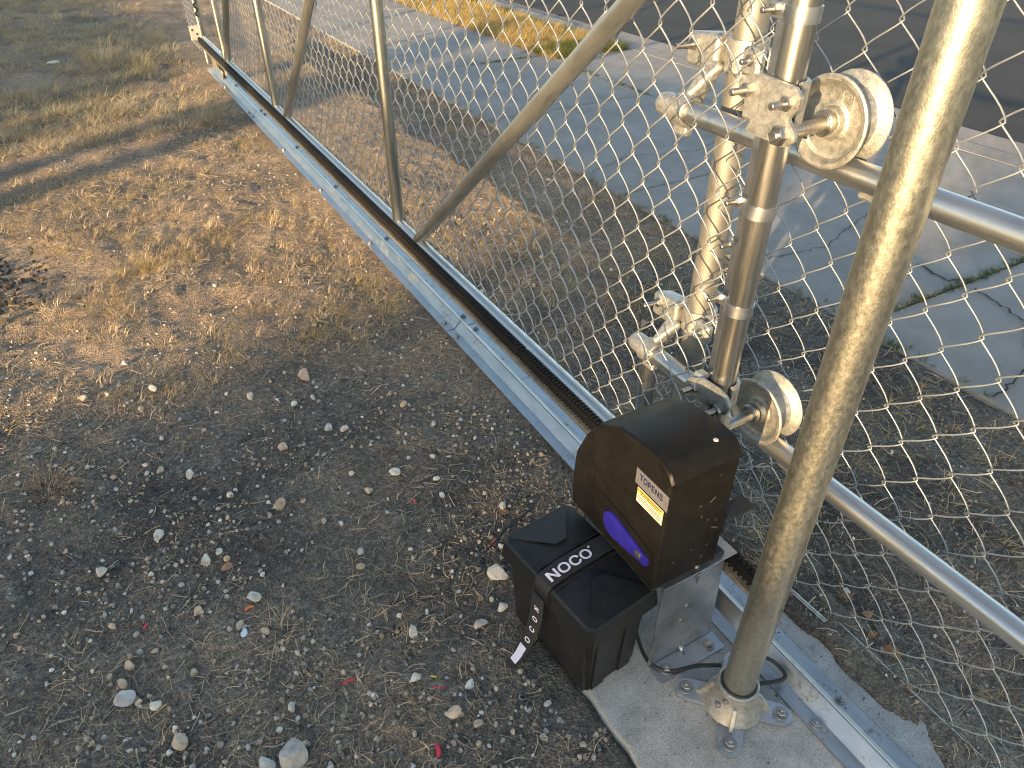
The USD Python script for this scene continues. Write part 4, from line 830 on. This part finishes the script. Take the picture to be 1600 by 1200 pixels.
leaf(0.40, 0.06, .034, 5, LEAF, 'pale brown leaf lying beside the steel rod')
leaf(-0.31, 0.47, .018, 6, LEAF, 'rust-coloured leaf scrap in the gravel left of the battery box')
for k in range(26):
    x, y = rg.uniform(.28, 1.25), rg.uniform(-.4, 2.2)
    leaf(x, y, rg.uniform(.014, .03), 30+k, LEAF, None); 
    pr = stage.GetPrimAtPath('/World/dead_leaf_%03d' % (6+k)); tag(pr, 'small dead leaf lying on the soil between track and sidewalk', 'leaf', 'small dead leaves between track and sidewalk')
# litter
def scrap(name, x, y, L, w, seed, m, lab, cat='scrap', h=0.0035, a=None):
    rg = np.random.default_rng(seed); a = rg.uniform(0, 3.14) if a is None else a; c = np.array([math.cos(a), math.sin(a), 0]); s = np.array([-c[1], c[0], 0]); t = np.linspace(-.5, .5, 6)
    z = float(gz(x, y)) + .004
    cc = np.array([x, y, z]) + t[:, None]*L*c + (np.sin(t*3+seed)*L*.10)[:, None]*s + np.c_[0*t, 0*t, .0015*np.cos(t*4)]
    solo(name, sweep(cc, np.array([.6, 1, .9, 1, .8, .5])*w/2, 6), m, lab, cat, smooth=50)
scrap('plastic_scrap', -0.318, 0.82, .022, .006, 1, RED, 'small dark red scrap in the dirt halfway between gate and pebble')
scrap('plastic_scrap', -0.974, 0.763, .012, .007, 2, RED, 'pinkish red scrap at the left among the stones')
scrap('plastic_scrap', -0.632, 0.414, .026, .005, 3, RED, 'dark red twisted scrap left of the pale stones', a=0.2)
scrap('plastic_scrap', -0.478, 0.318, .030, .0035, 4, RED, 'thin straight red strip below the yellow scrap', a=-.45)
scrap('plastic_scrap', -0.534, 0.206, .028, .010, 5, RED, 'bright red stubby scrap nearest to the camera', a=1.25)
scrap('plastic_scrap', -0.203, 0.597, .024, .009, 6, RED, 'red scrap under the long cable tie', a=.6)
scrap('plastic_scrap', -0.478, 0.347, .014, .004, 7, LIME, 'tiny yellow scrap between two pale stones', a=2.2)
scrap('plastic_scrap', -0.767, 0.698, .022, .007, 8, ORANGE, 'orange curved scrap at the foot of a grey-white stone', a=0.1)
v, f = stone(777, .013, .35, 1); solo('paper_scrap', put((v, f), -0.792, 0.643, .1), PALEBLUE, 'pale blue-white paper scrap in the middle of the dirt', 'scrap')
solo('pipe_ring', lathe([(.0055, 0), (.008, .001), (.008, .004), (.0055, .005), (.005, .003)], (-0.345, 0.215, float(gz(-0.345, 0.215))+.002), (0.1, 0, 1), 24), BOLT, 'small grey ring lying in the dirt below the battery box', 'ring')
v, f = stone(778, .055, .35, 1); solo('crumpled_bag', put((v, f), -0.95, 6.9, .1), STONEPALE, 'crumpled whitish plastic bag lying in the far dry grass', 'bag')

# ================================================================== yard objects behind the camera (they shade the ground)
LS = np.array([SUN_H[0], SUN_H[1]]); LS = LS/np.linalg.norm(LS)          # towards the sun
LP = np.array([LS[1], -LS[0]])                                            # across it
TE = math.tan(SUN_ELEV)
def shrub(name, s, parts, seed, label, cat, density=1.0, trunk=None, box=False):
    """leaf clumps: (across, height, radius across, radius up) ; s = metres towards the sun"""
    rg = np.random.default_rng(seed); t = thing(name, (*(LS*s + LP*parts[0][0]), 0), label, cat); V, F, c = [], [], 0
    for (p, h, rp_, rh) in parts:
        n = int(density*2600*rp_*rh*2)
        q = rg.normal(size=(n, 3)); q /= np.linalg.norm(q, axis=1, keepdims=True); q *= rg.random((n, 1))**.4
        if box: q = rg.uniform(-1, 1, (n, 3)); q[:, 2] += rg.normal(0, .02, n)
        cen = np.array([*(LS*s + LP*p), h]); pos = cen + q[:, :1]*np.array([*LP, 0])*rp_ + q[:, 1:2]*np.array([*LS, 0])*min(rp_, .5) + q[:, 2:]*np.array([0, 0, rh])
        pos[:, 2] = np.maximum(pos[:, 2], .02)
        A = Rot.random(n, random_state=seed).as_matrix(); L = rg.uniform(.03, .06, n)
        quad = np.array([(-.5, 0, 0), (0, -.32, .06), (.5, 0, 0), (0, .32, .06)])
        V.append((pos[:, None] + np.einsum('nij,kj->nki', A, quad)*2.2*L[:, None, None]).reshape(-1, 3)); k = np.arange(n)*4 + c
        F += [np.stack([k, k+1, k+2], 1), np.stack([k, k+2, k+3], 1)]; c += 4*n
    part(t, 'foliage', (np.vstack(V), np.vstack(F)), FOLIAGE, smooth=False)
    for (p, r, h) in (trunk or []):
        b = LS*s + LP*p; part(t, 'trunk', sweep([(b[0] + .02*math.sin(zz*2), b[1], zz) for zz in np.linspace(-.1, h, 8)], np.linspace(r, r*.8, 8), 10), BARK, smooth=True)

SD = 20.0; H0 = SD*TE
def fine(pts, st):
    a = np.array(pts); x = np.arange(a[0, 0], a[-1, 0], st); return list(zip(x, np.interp(x, a[:, 0], a[:, 1]) + np.random.default_rng(5).normal(0, .02, len(x))))
def mass(pts, r): return [(p, (H0+h)/2, r, (H0+h)/2) for p, h in pts]
shrub('tall_hedge', SD, mass(fine(((-2.4, .85), (-1.2, .8), (-.6, .75), (-.35, .62), (-.2, .44), (-.05, .42), (.15, .35), (.38, .25), (.5, .26), (.65, .33), (.9, .36), (1.15, .34), (1.35, .28), (1.5, .19), (1.65, .12), (1.9, .02), (2.1, -.14)), .13), .075), 3, 'tall hedge behind the viewpoint', 'hedge', box=True, density=1.3)
shrub('yard_tree', 18, [(p, 18*TE+h, .26, r) for p, h, r in ((.75, .60, .26), (1.0, .62, .28), (1.25, .62, .28), (1.5, .64, .26), (1.8, .64, .22), (2.15, .64, .20), (2.5, .66, .18), (2.8, .69, .17), (3.1, .72, .16), (3.4, .74, .14))], 5, 'young tree behind the viewpoint', 'tree', density=1.6)
shrub('yard_tree', 14, [(4.0, 14*TE+.75, .30, .4)], 7, 'slim tree left of the hedge', 'tree', trunk=[(3.80, .14, 14*TE+.6), (4.2, .12, 14*TE+.6)])
H0 = 14*TE
shrub('yard_shrub', 14, mass(fine(((4.42, .05), (4.75, .25), (5.4, .5), (6.1, .6), (6.7, .8), (7.3, .8), (8, .8), (8.7, .8), (9.4, .9), (13.5, 1.1)), .5), .27), 8, 'broad shrub row at the far left of the yard', 'shrub', box=True, density=1.2)
